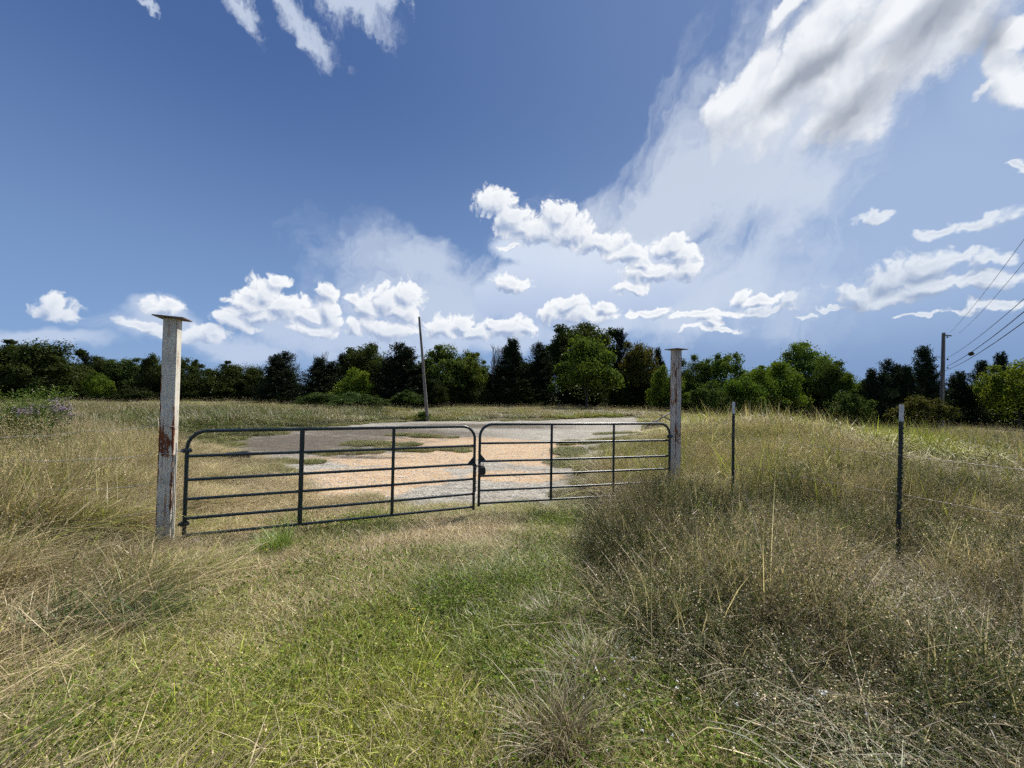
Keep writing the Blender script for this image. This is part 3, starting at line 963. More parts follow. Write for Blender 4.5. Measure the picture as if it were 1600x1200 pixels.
WIRES = [((1484, 520), (1600, 374), 0.009, "highest thin overhead wire from the top of the utility pole", 36.9),
         ((1498, 521), (1600, 410), 0.009, "second thin overhead wire, ending at the crossarm tip of the utility pole", 38.2),
         ((1477, 561), (1600, 467), 0.013, "middle overhead wire, uppermost of the three thicker cables", 37.8),
         ((1480, 572), (1600, 487), 0.019, "thick overhead cable with a dark splice blob, between two others", 37.8),
         ((1477, 579), (1600, 503), 0.019, "lowest thick overhead cable from the utility pole", 37.8)]
for (a, b, r, lb, dep) in WIRES:
    A = at(a[0], a[1], dep)
    B = at(b[0], b[1], 17.0)
    far = B + (B - A) * 0.62
    mid = A.lerp(B, 0.5) + Vector((0, 0, -0.22))
    pts = []
    for k in range(13):
        t = k / 12
        p = (1 - t) ** 2 * A + 2 * t * (1 - t) * (2 * mid - (A + B) / 2) + t * t * B
        pts.append(p)
    pts += [B.lerp(far, 0.5) + Vector((0, 0, 0.0)), far]
    w = thing("overhead_wire", A, lb, "overhead wire", "wires on the utility pole")
    MB().tube([p - A for p in pts], r, 6).build("cable", M_CABLE, w, smooth=True)
    if "splice" in lb:
        for q in (at(1518, 551, 33.4) - A,):
            s_ = min(pts, key=lambda p: (p - A - q).length) - A
            k = min(range(len(pts)), key=lambda i: abs(800 + FPX * ((pts[i] - Vector((0, 0, CAMZ))).dot(cam_right)) / (pts[i] - Vector((0, 0, CAMZ))).dot(_f) - 1518))
            c = pts[k] - A
            MB().tube([c + Vector((-.22, -.22, -.03)), c + Vector((-.1, -.1, -.10)), c + Vector((.1, .1, -.10)), c + Vector((.22, .22, -.05))], [0.06, 0.15, 0.15, 0.05], 8).build("splice", M_CABLE, w, smooth=True)

# small things on the lot ---------------------------------------------------
def rock_mesh(name, r, seed, mat, sub=2):
    import bmesh
    rr = random.Random(seed)
    bm = bmesh.new()
    bmesh.ops.create_icosphere(bm, subdivisions=sub, radius=r)
    for v in bm.verts:
        v.co *= 1 + rr.uniform(-0.22, 0.22)
        v.co.z *= 0.65
    me = bpy.data.meshes.new(name)
    bm.to_mesh(me)
    bm.free()
    me.materials.append(mat)
    return me
p = ground_at(373, 722)
lg = thing("charred_log", (p.x, p.y, p.z), "short black charred log at the edge of the lot behind the gate", "log", rz=R(25))
MB().tube([(-0.32, 0, 0.10), (-0.28, 0, 0.13), (-0.05, 0.02, 0.14), (0.2, 0, 0.15), (0.24, 0, 0.14)], [0.09, 0.14, 0.15, 0.155, 0.12], 11).build("bark", M_CHAR, lg)
MB().tube([(0.225, 0, 0.14), (0.262, 0, 0.14)], [0.10, 0.085], 9).build("cut_end", simple("sooty cut end", (0.03, 0.022, 0.018), 0.9), lg)
p = ground_at(304, 858)
o = link("rock", rock_mesh("rock", 0.085, 3, M_ROCK))
o.location = (p.x, p.y, p.z + 0.06)
tag(o, "pale lumpy rock in the grass at the foot of the rust-banded post", "rock")
p = ground_at(280, 862)
o = link("rock", rock_mesh("rock", 0.05, 8, M_ROCK))
o.location = (p.x, p.y, p.z + 0.05)
tag(o, "smaller pale stone just left of the lumpy rock by the rusty post", "rock")
p = ground_at(394, 713)
o = link("rock", rock_mesh("rock", 0.07, 5, M_CHAR))
o.location = (p.x, p.y, p.z + 0.03)
tag(o, "small dark stone on the bare ground right of the charred log", "rock")

p = ground_at(1022, 672)
dp = thing("debris_pile", p, "pile of broken boards and reddish rubble behind the grey-white gate post", "debris pile", rz=R(-5))
k = MB()
for i in range(26):
    a, rr_ = rng.uniform(0, 6.28), rng.uniform(0, 1.0)
    k.box((0.2 + math.cos(a) * rr_ * 0.9, math.sin(a) * rr_ * 0.6, 0.30 * (1 - rr_) + 0.08), (rng.uniform(.15, .4), rng.uniform(.1, .3), rng.uniform(.08, .2)), Euler((rng.uniform(-.5, .5), rng.uniform(-.5, .5), rng.uniform(0, 3))))
k.build("rubble", M_REDDIRT, dp)["kind"] = "stuff"
for (c, s, e) in (((-0.1, -0.55, 0.52), (2.2, 0.14, 0.06), (0, R(-31), R(6))), ((0.1, -0.65, 0.40), (1.9, 0.2, 0.09), (0, R(1), R(-4))), ((0.5, -0.5, 0.36), (1.5, .12, .05), (0, R(14), R(12))),
                  ((-0.3, -0.7, 0.14), (1.3, .14, .05), (0, R(-8), R(-10))), ((0.55, -0.3, 0.75), (0.9, 0.1, 0.05), (0, R(20), R(30))), ((0.2, -0.72, 0.2), (0.8, .1, .04), (0, R(28), R(3)))):
    MB().box(c, s, Euler(e)).build("board", M_BOARD, dp)

# ------------------------------------------------------------------ trees
def segs_mesh(name, segs, mat, n=5):
    """tapered limbs from a list of (p0, p1, r0, r1)"""
    A = np.array([s[0] for s in segs], float)
    B = np.array([s[1] for s in segs], float)
    r0 = np.array([s[2] for s in segs])
    r1 = np.array([s[3] for s in segs])
    d = B - A
    d /= np.linalg.norm(d, axis=1, keepdims=True) + 1e-9
    ref = np.where(np.abs(d[:, 2:3]) < 0.9, [[0, 0, 1.0]], [[1.0, 0, 0]])
    u = np.cross(d, ref)
    u /= np.linalg.norm(u, axis=1, keepdims=True)
    w = np.cross(d, u)
    vs = []
    for P, r in ((A, r0), (B, r1)):
        for k in range(n):
            a = 2 * math.pi * k / n
            vs.append(P + (u * math.cos(a) + w * math.sin(a)) * r[:, None])
    V = np.stack(vs, 1).reshape(-1, 3)
    base = np.arange(len(segs))[:, None] * 2 * n
    Q = np.concatenate([base + np.array([[k, (k + 1) % n, n + (k + 1) % n, n + k]]) for k in range(n)], 0)
    return mesh_np(name, V, Q, mat=mat, smooth=True)

def grow(rr, p, d, L, r, depth, out, spread=0.6, up=0.15, wig=0.12, kids=3, short=0.7, thin=0.6):
    n = 3
    for k in range(n):
        q = p + d * (L / n)
        out.append((tuple(p), tuple(q), r * (1 - 0.12 * k), r * (1 - 0.12 * (k + 1))))
        p = q
        d = (d + Vector((rr.uniform(-wig, wig), rr.uniform(-wig, wig), rr.uniform(-wig, wig) + up * 0.3))).normalized()
        if depth > 0 and k > 0:
            for _ in range(kids - 1 if k < n - 1 else kids):
                e = (d + Vector((rr.uniform(-1, 1), rr.uniform(-1, 1), rr.uniform(-0.4, 1) * 0.7 + up)) * spread).normalized()
                grow(rr, p, e, L * short * rr.uniform(0.7, 1.1), r * thin, depth - 1, out, spread, up, wig, kids, short, thin)

def leaf_quads(P, N, size, rr, aspect=0.62):
    """one small folded leaf spray per point"""
    n = len(P)
    t = rr.normal(size=(n, 3))
    t -= N * np.sum(t * N, 1, keepdims=True)
    t /= np.linalg.norm(t, axis=1, keepdims=True) + 1e-9
    b = np.cross(N, t)
    s = size[:, None]
    V = np.stack([P - t * s, P - b * s * aspect, P + t * s, P + b * s * aspect], 1).reshape(-1, 3)
    Q = (np.arange(n)[:, None] * 4 + np.arange(4)[None, :])
    return V, Q

def broad_crown(name, seed, nclump=46, per=360, leaf=0.021, top=1.0, flat=1.0, mat=None, low=0.03, open_=0.0):
    """crown in a unit box: x, y within +-0.5 and z within 0..1"""
    rr = np.random.default_rng(seed)
    Ps, Ns, Cs = [], [], []
    for k in range(nclump):
        v = rr.normal(size=3)
        v /= np.linalg.norm(v)
        v[2] = abs(v[2]) * 1.35 - 0.62
        v[2] = min(v[2], 1.0)
        rad = rr.uniform(0.55, 1.0) if k % 5 else rr.uniform(1.0, 1.25)
        c = np.array([v[0] * 0.40 * rad, v[1] * 0.40 * rad, 0.50 + v[2] * 0.44 * rad * top])
        c[2] = max(low, c[2])
        cr = (rr.uniform(0.08, 0.165) if k % 5 else rr.uniform(0.05, 0.085)) * (1 - open_ * 0.3)
        m = int(per * rr.uniform(0.7, 1.3))
        d = rr.normal(size=(m, 3))
        d /= np.linalg.norm(d, axis=1, keepdims=True)
        rad2 = cr * (rr.uniform(0.0, 1.0, (m, 1)) ** 0.38) * (1 + 0.25 * rr.normal(size=(m, 1)))
        p = c + d * rad2 * np.array([1.0, 1.0, 0.8 * flat])
        Ps.append(p)
        nn = d * 0.7 + rr.normal(size=(m, 3)) * 0.6 + np.array([0, 0, 0.35])
        Ns.append(nn)
        Cs.append(np.clip(rr.normal(0.5, 0.16, m) + rr.uniform(-0.3, 0.3), 0, 1))
    # inner leaves so the middle is not see-through
    m = nclump * per // 5
    d = rr.normal(size=(m, 3))
    d /= np.linalg.norm(d, axis=1, keepdims=True)
    Ps.append(np.array([0, 0, 0.42]) + d * (rr.uniform(0, 1, (m, 1)) ** 0.5) * np.array([0.36, 0.36, 0.42 * top]))
    Ns.append(d + rr.normal(size=(m, 3)) * 0.5)
    Cs.append(rr.uniform(0, 0.6, m))
    P, N, C = np.concatenate(Ps), np.concatenate(Ns), np.concatenate(Cs)
    P[:, 2] = np.where(P[:, 2] < 0.02, rr.uniform(0.02, 0.2, len(P)), P[:, 2])
    N /= np.linalg.norm(N, axis=1, keepdims=True)
    V, Q = leaf_quads(P, N, leaf * rr.uniform(0.6, 1.3, len(P)), rr)
    V[:, 2] /= np.percentile(V[:, 2], 99.7)
    V[:, :2] /= np.percentile(np.abs(V[:, :2]), 99.0) * 2
    col = np.repeat(np.stack([C, C, C], 1), 4, 0)
    return mesh_np(name, V, Q, col=col, mat=mat or M_LEAF)

def cedar_crown(name, seed, levels=30, per=9, sprays=56, wide=0.30, leaf=0.0120, multi=1, skirt=0.04):
    """ragged juniper: sprays along up-curving boughs"""
    rr = np.random.default_rng(seed)
    Ps, Ns, Cs = [], [], []
    stems = [(0.0, 0.0, 1.0)] + [(rr.uniform(-0.2, 0.2), rr.uniform(-0.2, 0.2), rr.uniform(0.7, 0.93)) for _ in range(multi - 1)]
    for sx, sy, sh in stems:
        for i in range(levels):
            z = skirt + (sh - skirt) * (i / levels) ** 0.95
            t = z / sh
            prof = (0.5 * (1 - t) ** 0.75 + 0.03) * (0.75 + 0.5 * min(1, t / 0.22)) * rr.uniform(0.55, 1.15)
            for j in range(per):
                a = rr.uniform(0, 2 * math.pi)
                L = prof * rr.uniform(0.55, 1.1)
                u = rr.uniform(0.15, 1.0, sprays) ** 0.7
                r = L * u
                p = np.stack([sx * t + np.cos(a) * r, sy * t + np.sin(a) * r, z + 0.10 * (u ** 2) * (0.25 + t) - 0.03 * u], 1)
                p += rr.normal(size=p.shape) * np.array([0.018, 0.018, 0.012])
                Ps.append(p)
                nn = rr.normal(size=p.shape) * 0.7 + np.array([math.cos(a) * 0.4, math.sin(a) * 0.4, 0.5])
                Ns.append(nn)
                Cs.append(np.clip(rr.normal(0.45, 0.25, sprays), 0, 1))
        # leader
        m = 60
        p = np.stack([rr.normal(sx, 0.012, m), rr.normal(sy, 0.012, m), rr.uniform(sh - 0.12, sh + 0.01, m)], 1)
        Ps.append(p)
        Ns.append(rr.normal(size=p.shape))
        Cs.append(rr.uniform(0, 1, m))
    P, N, C = np.concatenate(Ps), np.concatenate(Ns), np.concatenate(Cs)
    P[:, 0:2] *= 1.0
    N /= np.linalg.norm(N, axis=1, keepdims=True)
    V, Q = leaf_quads(P, N, leaf * rr.uniform(0.6, 1.4, len(P)), rr, 0.45)
    V[:, 2] = np.maximum(V[:, 2], 0.0)
    col = np.repeat(np.stack([C, C, C], 1), 4, 0)
    return mesh_np(name, V, Q, col=col, mat=M_NEEDLE)

def trunk_mesh(name, seed, mat=None, lean=0.0, depth=2, r=0.03, L=0.34):
    rr = random.Random(seed)
    out = []
    grow(rr, Vector((0, 0, -0.05)), Vector((lean, 0, 1)).normalized(), L, r, depth, out, 0.62, 0.25, 0.08, 3, 0.68, 0.55)
    return segs_mesh(name, out, mat or M_BARK)

BROAD = [broad_crown("crown", 11 + k, nclump=[46, 60, 40, 54, 50, 44][k], flat=[1, .8, 1.1, 1, .7, 1][k], leaf=[.0145, .0135, .0155, .014, .015, .0135][k]) for k in range(6)]
AIRY = [broad_crown("crown", 31 + k, nclump=62, per=210, leaf=0.0135, open_=0.9) for k in range(3)]
CEDAR = [cedar_crown("crown", 51), cedar_crown("crown", 52, levels=26, multi=3), cedar_crown("crown", 53, levels=34, per=8, multi=2), cedar_crown("crown", 54, multi=4, levels=22)]
BUSH = [broad_crown("foliage", 71 + k, nclump=34, per=300, leaf=0.018, top=0.85, low=0.04) for k in range(3)]
TRUNK = [trunk_mesh("trunk", 81 + k) for k in range(3)]
BARE = []
for k in range(3):
    out = []
    grow(random.Random(90 + k), Vector((0, 0, 0)), Vector((0.05, 0, 1)).normalized(), 0.42, 0.020, 4, out, 0.75, 0.25, 0.18, 3, 0.62, 0.5)
    BARE.append(segs_mesh("branches", out, M_DEADWOOD, 4))

def tree(kind, px, top, w, d, label, color=(1, 1, 1), base=None, var=0, group="trees along the wood edge", lift=0.0, sx=1.0):
    """a tree whose crown spans w pixels and reaches up to row top of the photograph, standing at depth d"""
    P = at(px, top, d)
    zg = gzf(P.x, P.y)
    H = P.z - zg
    wm = w / FPX * d
    if kind == "bush":
        t = thing("shrub", (P.x, P.y, zg), label, "shrub", group, rng.uniform(0, 6.28), (wm, wm, H))
        o = link("foliage", BUSH[var % 3], t)
        o.color = (*color, 1)
        o = link("stem", TRUNK[var % 3], t)
        o.scale = (0.8, 0.8, 0.5)
        return t
    name = {"broad": "broadleaf_tree", "airy": "broadleaf_tree", "cedar": "cedar_tree", "bare": "bare_tree"}[kind]
    t = thing(name, (P.x, P.y, zg), label, "tree", group, rng.uniform(0, 6.28), (wm, wm, H))
    if kind == "bare":
        link("branches", BARE[var % 3], t)
        return t
    lst = {"broad": BROAD, "airy": AIRY, "cedar": CEDAR}[kind]
    o = link("crown", lst[var % len(lst)], t)
    if kind == "cedar":
        o.scale = (1.0, 1.0, 0.98)
        o.location = (0, 0, 0.01)
    else:
        o.location = (0, 0, lift)
        o.scale = (1.0, 1.0, (1.0 - lift) / 0.99)
    o.color = (*color, 1)
    o = link("trunk", TRUNK[var % 3], t)
    return t

DK, MD, LT, YG, RD, GR = (0.74, 0.72, 0.70), (1, 1, 1), (1.9, 2.0, 1.3), (3.0, 2.9, 1.1), (1.5, 1.0, 0.9), (1.05, 1.1, 1.15)
TREES = [
 ("broad", -40, 530, 130, 42, "huge dark tree cut by the left edge of the photo", DK, 0),
 ("broad", 30, 535, 95, 44, "broad dark tree, leftmost whole crown of the wood", DK, 1),
 ("broad", 82, 537, 84, 42, "rounded dark crown next right of the leftmost tree", DK, 2),
 ("cedar", 133, 554, 44, 46, "small pointed dark cedar in the dip left of the rusty post", DK, 0),
 ("broad", 160, 559, 50, 50, "low dark tree above the small yellow-green shrub", DK, 3),
 ("broad", 196, 561, 54, 48, "greyish-green rounded tree left of the rusty post", GR, 4),
 ("cedar", 226, 564, 34, 47, "narrow dark cedar just left of the rusty post", DK, 1),
 ("broad", 250, 556, 50, 45, "dark tree whose crown stands behind the rusty post", DK, 5),
 ("airy", 292, 560, 42, 46, "thin topped dark tree just right of the rusty post", DK, 0),
 ("broad", 318, 571, 56, 44, "low dark tree between rusty post and stepped cedar", DK, 0),
 ("broad", 356, 566, 64, 46, "wide dark low crown above the gate's first stay", DK, 1),
 ("broad", 392, 573, 44, 47, "small dark crown left of the stepped dark cedar", DK, 2),
 ("cedar", 446, 552, 84, 44, "stepped dark cedar left of the bare grey tree tops", DK, 3),
 ("bare", 497, 541, 46, 46, "bare grey twiggy top rising between two dark cedars", MD, 0),
 ("cedar", 500, 562, 80, 43, "dark cedar below the bare grey twiggy top", DK, 1),
 ("cedar", 535, 556, 56, 47, "narrow dark cedar right of the bare grey top", DK, 2),
 ("broad", 572, 539, 72, 48, "tall dark ragged tree behind the yellow-green bush", DK, 3),
 ("cedar", 625, 539, 104, 44, "massive near-black cedar left of the leaning pole", DK, 3),
 ("airy", 694, 540, 92, 47, "lighter green open tree just right of the leaning pole", (1.31, 1.31, 1.06), 1),
 ("airy", 735, 550, 62, 48, "pale yellowish thin tree left of the bare-branched tree", (1.5, 1.43, 1.0), 2),
 ("bare", 772, 526, 66, 52, "bare dead branches rising left of the dark cedar mass", MD, 1),
 ("cedar", 800, 533, 84, 50, "dark blue-green cedar mass right of the dead branches", DK, 1),
 ("cedar", 842, 539, 74, 51, "dark cedar left of the tall oak crown", DK, 3),
 ("broad", 912, 507, 104, 60, "tallest dark oak crowning the middle of the wood", DK, 3),
 ("broad", 880, 517, 60, 58, "left shoulder crown of the tallest dark oak", DK, 1),
 ("broad", 918, 529, 86, 46, "rounded bright green tree standing forward of the tallest oak", (1.56, 1.62, 1.0), 2),
 ("cedar", 968, 519, 62, 58, "dark pointed tree right of the tallest oak", DK, 0),
 ("broad", 1000, 537, 60, 52, "reddish-brown tinged tree left of the grey-white post", RD, 4),
 ("cedar", 1028, 548, 40, 54, "slim pointed cedar just left of the grey-white post", DK, 2),
 ("broad", 1040, 574, 54, 42, "low yellow-green tree behind the grey-white post", (1.74, 1.74, 1.0), 5),
 ("broad", 1086, 557, 60, 46, "mid green tree right of the grey-white post", (1.19, 1.19, 1.0), 0),
 ("airy", 1132, 555, 74, 45, "bushy green tree behind the slim fence post", (1.37, 1.5, 1.06), 0),
 ("broad", 1186, 573, 66, 41, "bright green low tree right of the slim fence post", (1.81, 1.87, 0.94), 1),
 ("broad", 1214, 569, 72, 43, "bright lime green tree below the tall pale crown", (1.74, 1.87, 0.94), 3),
 ("airy", 1254, 536, 88, 50, "tall pale green airy crown, highest right of the grey-white post", (1.62, 1.74, 1.25), 1),
 ("broad", 1296, 566, 64, 44, "dark olive tree right of the tall pale crown", (0.9, 0.95, 0.8), 4),
 ("broad", 1335, 585, 48, 42, "small lime tinted tree before the dark cedars", (1.62, 1.62, 0.94), 5),
 ("cedar", 1362, 580, 60, 40, "low dark cedar left of the white-tipped thick post", (0.9, 0.9, 0.9), 1),
 ("cedar", 1388, 565, 66, 42, "broad dark cedar above the white-tipped thick post", (0.9, 0.9, 0.9), 3),
 ("cedar", 1443, 547, 74, 41, "tall spired cedar just left of the utility pole", (0.85, 0.9, 0.9), 2),
 ("cedar", 1416, 575, 54, 40, "lower cedar left of the tall spired cedar", (0.9, 0.95, 0.9), 1),
 ("cedar", 1500, 583, 66, 42, "low dark cedar right of the utility pole", (0.9, 0.9, 0.9), 3),
 ("cedar", 1534, 568, 60, 44, "dark cedar midway between utility pole and right edge", (0.9, 0.9, 0.9), 0),
 ("cedar", 1564, 556, 56, 46, "pointed cedar above the yellow-green tree by the right edge", (0.9, 0.9, 0.9), 2),
 ("airy", 1592, 566, 92, 38, "yellow-green spreading tree at the right edge", (2.24, 2.05, 1.0), 2),
 ("broad", 1670, 560, 110, 38, "large dark tree just beyond the right edge", DK, 0),
 ("cedar", 1600, 580, 80, 42, "dark cedar behind the yellow-green spreading tree", (0.9, 0.9, 0.9), 1),
]
for i, (k, px, top, w, d, lb, c, v) in enumerate(TREES):
    tree(k, px, top, w * (1.12 if k != "bare" else 1.0), d, lb, c, var=v, lift=0.10 if k in ("broad", "airy") and 700 < px < 960 else 0.0)

SHRUBS = [
 (555, 577, 56, 41, "rounded yellow-green shrub in front of the near-black cedar", (2.1, 2.1, 0.9)),
 (155, 582, 36, 40, "small yellow-green shrub below the low dark tree", (1.6, 1.7, .8)),
 (500, 614, 60, 36, "left lump of the dark vine tangle before the wood", (.8, .9, .9)),
 (545, 613, 70, 36, "long middle lump of the dark vine tangle", (.8, .95, .9)),
 (585, 618, 50, 36, "right lump of the dark vine tangle", (.8, .9, .9)),
 (1160, 590, 60, 38, "leafy green shrub low behind the slim fence post", (1.5, 1.7, .9)),
 (1110, 596, 60, 38, "dull green shrub between the posts at the field edge", (1.0, 1.1, .9)),
 (1330, 610, 60, 36, "dark shrub at the field edge below the lime tinted tree", (.9, 1.0, .9)),
 (662, 643, 22, 27.2, "leafy weed clump round the foot of the leaning pole", (1.3, 1.5, .9)),
 (1440, 620, 70, 35, "brownish shrub at the foot of the tall spired cedar", (1.3, .95, .85)),
 (640, 610, 50, 40, "dark low shrub left of the leaning pole's foot", (.8, .9, .8)),
]
for i, (px, top, w, d, lb, c) in enumerate(SHRUBS):
    tree("bush", px, top, w * 1.1, d, lb, c, var=i, group="shrubs along the wood edge")

# ------------------------------------------------------------------ scattering
def scatter(name, protos, P, rz, sc, idx, tint, label, tilt=None):
    """one countless-plants object: the small meshes PROTOS set down at points P"""
    n = len(P)
    me = bpy.data.meshes.new(name)
    me.vertices.add(n)
    me.vertices.foreach_set("co", np.asarray(P, np.float32).ravel())
    def att(nm, typ, key, arr):
        a = me.attributes.new(nm, typ, "POINT")
        a.data.foreach_set(key, np.asarray(arr).ravel())
    rot = np.zeros((n, 3), np.float32)
    rot[:, 2] = rz
    if tilt is not None:
        rot[:, :2] = tilt
    att("rot", "FLOAT_VECTOR", "vector", rot)
    sc = np.asarray(sc, np.float32)
    if sc.ndim == 1:
        sc = np.repeat(sc[:, None], 3, 1)
    att("scl", "FLOAT_VECTOR", "vector", sc)
    att("idx", "INT", "value", np.asarray(idx, np.int32))
    t4 = np.ones((n, 4), np.float32)
    t4[:, :3] = np.clip(tint, 0, 1)
    att("tint", "FLOAT_COLOR", "color", t4)
    o = link(name, me)
    g = bpy.data.node_groups.new(name, "GeometryNodeTree")
    g.interface.new_socket("Geometry", in_out="INPUT", socket_type="NodeSocketGeometry")
    g.interface.new_socket("Geometry", in_out="OUTPUT", socket_type="NodeSocketGeometry")
    N = g.nodes
    gi, go = N.new("NodeGroupInput"), N.new("NodeGroupOutput")
    iop = N.new("GeometryNodeInstanceOnPoints")
    join = N.new("GeometryNodeJoinGeometry")
    for pm in protos[::-1]:
        po = bpy.data.objects.new(pm.name, pm)
        oi = N.new("GeometryNodeObjectInfo")
        oi.inputs["Object"].default_value = po
        g2i = N.new("GeometryNodeGeometryToInstance")
        g.links.new(oi.outputs["Geometry"], g2i.inputs[0])
        g.links.new(g2i.outputs[0], join.inputs[0])
    def named(nm, typ):
        a = N.new("GeometryNodeInputNamedAttribute")
        a.data_type = typ
        a.inputs["Name"].default_value = nm
        return a.outputs["Attribute"]
    g.links.new(gi.outputs[0], iop.inputs["Points"])
    g.links.new(join.outputs[0], iop.inputs["Instance"])
    iop.inputs["Pick Instance"].default_value = True
    g.links.new(named("idx", "INT"), iop.inputs["Instance Index"])
    e2r = N.new("FunctionNodeEulerToRotation")
    g.links.new(named("rot", "FLOAT_VECTOR"), e2r.inputs[0])
    g.links.new(e2r.outputs[0], iop.inputs["Rotation"])
    g.links.new(named("scl", "FLOAT_VECTOR"), iop.inputs["Scale"])
    g.links.new(iop.outputs[0], go.inputs[0])
    md = o.modifiers.new("plants", "NODES")
    md.node_group = g
    tag(o, label, name.replace("_", " "), kind="stuff")
    return o

rw = np.random.default_rng(77)
SKY_X = [-200, 0, 100, 140, 260, 400, 450, 600, 760, 860, 915, 1000, 1060, 1200, 1290, 1400, 1500, 1600, 1800]
SKY_Y = [548, 552, 556, 572, 578, 588, 574, 562, 566, 545, 538, 560, 590, 592, 590, 592, 600, 588, 590]
pp, ss_, cc = [], [], []
for k in range(230):
    px = rw.uniform(-180, 1780)
    d = rw.uniform(50, 68) if 740 < px < 1030 else rw.uniform(45, 60)
    low = k % 2 == 0
    top = np.interp(px, SKY_X, SKY_Y) + (rw.uniform(18, 38) if low else rw.uniform(2, 18))
    if low:
        d -= 4
    q = at(px, top, d)
    zg = gzf(q.x, q.y) - 0.2
    wm = rw.uniform(40, 74) / FPX * d
    pp.append((q.x, q.y, zg))
    ss_.append((wm, wm, (q.z - zg)))
    v = rw.uniform(0.22, 0.36) * (1.5 if px > 1050 else 1.0)
    cc.append((v * rw.uniform(.8, 1.1), v, v * .8))
WOODM = []
for me in (BROAD[0], BROAD[1], CEDAR[3], BUSH[1]):
    c = me.copy()
    c.materials.clear()
    c.materials.append(M_WOOD)
    WOODM.append(c)
scatter("distant_woods", WOODM, np.array(pp), rw.uniform(0, 6.28, len(pp)), np.array(ss_), rw.integers(0, 4, len(pp)), np.array(cc), "dark tangled wood filling in behind the separate trees")

# ---- small plant meshes
def blades(rr, n, Rad, hmin, hmax, w, lean=0.35, curve=0.5, seg=3, xy=None, droop=0.0, hpow=1.0, bias=0.0):
    """n curved tapering blades; returns vertices, quads, tris, colours"""
    if xy is None:
        a = rr.uniform(0, 2 * math.pi, n)
        r = Rad * np.sqrt(rr.uniform(0, 1, n))
        bx, by = r * np.cos(a), r * np.sin(a)
    else:
        bx, by = xy
    h = hmin + (hmax - hmin) * rr.uniform(0, 1, n) ** hpow
    ph = rr.uniform(0, 2 * math.pi, n)
    if bias > 0:
        ph = np.where(rr.uniform(0, 1, n) < bias, rr.normal(0, 0.55, n), ph)
    ln = lean * rr.uniform(0.1, 1.6, n)
    cv = curve * rr.uniform(0.1, 1.5, n)
    dx_, dy_ = np.cos(ph), np.sin(ph)
    tw = ph + math.pi / 2 + rr.uniform(-0.9, 0.9, n)
    wx, wy = np.cos(tw), np.sin(tw)
    ww = w * rr.uniform(0.6, 1.4, n)
    rows = []
    for k in range(seg + 1):
        t = k / seg
        out = h * (ln * t + cv * t * t)
        zz = h * (t - droop * t ** 3 * np.minimum(1.5, cv + ln))
        wd = ww * (1 - 0.85 * t ** 1.5) * 0.5
        cx, cy = bx + dx_ * out, by + dy_ * out
        if k < seg:
            rows.append(np.stack([cx - wx * wd, cy - wy * wd, zz], 1))
            rows.append(np.stack([cx + wx * wd, cy + wy * wd, zz], 1))
        else:
            rows.append(np.stack([cx, cy, zz], 1))
    nv = 2 * seg + 1
    V = np.stack(rows, 1).reshape(-1, 3)
    b = np.arange(n)[:, None] * nv
    Q = np.concatenate([b + np.array([[2 * k, 2 * k + 1, 2 * k + 3, 2 * k + 2]]) for k in range(seg - 1)], 0) if seg > 1 else np.zeros((0, 4), int)
    T_ = b + np.array([[2 * seg - 2, 2 * seg - 1, 2 * seg]])
    r1, r2 = rr.uniform(0, 1, n), rr.uniform(0, 1, n)
    tt = np.array([k / seg for k in range(seg) for _ in (0, 1)] + [1.0])
    C = np.stack([np.repeat(r1, nv), np.repeat(r2, nv), np.tile(tt, n)], 1)
    tips = np.stack([bx + dx_ * h * (ln + cv), by + dy_ * h * (ln + cv), h * (1 - droop * np.minimum(1.5, cv + ln))], 1)
    return V, Q, T_, C, tips

def flakes(rr, P, size, up=0.3, r1=None, asp=0.5, tt=0.9):
    """leaflets, husks and petals: one quad each"""
    n = len(P)
    N_ = rr.normal(size=(n, 3)) + np.array([0, 0, up])
    N_ /= np.linalg.norm(N_, axis=1, keepdims=True)
    V, Q = leaf_quads(P, N_, size * rr.uniform(0.6, 1.3, n), rr, asp)
    a = rr.uniform(0, 1, n) if r1 is None else np.full(n, r1) if np.isscalar(r1) else r1
    C = np.repeat(np.stack([a, rr.uniform(0, 1, n), np.full(n, tt)], 1), 4, 0)
    return V, Q, np.zeros((0, 3), int), C

def merge(name, parts, mat):
    Vs, Qs, Ts, Cs, off = [], [], [], [], 0
    for p in parts:
        V, Q, T_, C = p[:4]
        Vs.append(V)
        Qs.append(np.asarray(Q) + off)
        Ts.append(np.asarray(T_) + off)
        Cs.append(C)
        off += len(V)
    return mesh_np(name, np.concatenate(Vs), np.concatenate(Qs), np.concatenate(Ts), np.concatenate(Cs), mat)

def short_turf(seed, f=1.0, n=1500, rad=0.36):
    rr = np.random.default_rng(seed)
    a = blades(rr, n, rad, 0.03 * f, 0.105 * f, 0.0052 * f, 0.9, 1.0, 3, hpow=1.3)
    b = blades(rr, n // 9, rad, 0.10 * f, 0.20 * f, 0.0036 * f, 0.6, 0.6, 3, droop=.2)
    L = flakes(rr, np.stack([rr.uniform(-rad, rad, n), rr.uniform(-rad, rad, n), rr.uniform(0.01, 0.10, n) * f], 1), 0.0075 * f, 0.8, asp=0.42)
    c = blades(rr, n // 14, rad, 0.05 * f, 0.15 * f, 0.0095 * f, 0.8, 0.9, 3, droop=.2)
    return merge("turf", [a, b, L, c], M_GRASS)

def clover(seed, n=420, rad=0.3):
    rr = np.random.default_rng(seed)
    P = np.stack([rr.normal(0, rad * .5, n), rr.normal(0, rad * .5, n), rr.uniform(0.03, 0.14, n)], 1)
    return merge("leaves", [flakes(rr, P, 0.0095, 1.6, asp=0.7), blades(rr, 60, rad, 0.08, 0.2, 0.003, .5, .6)], M_CLOVER)

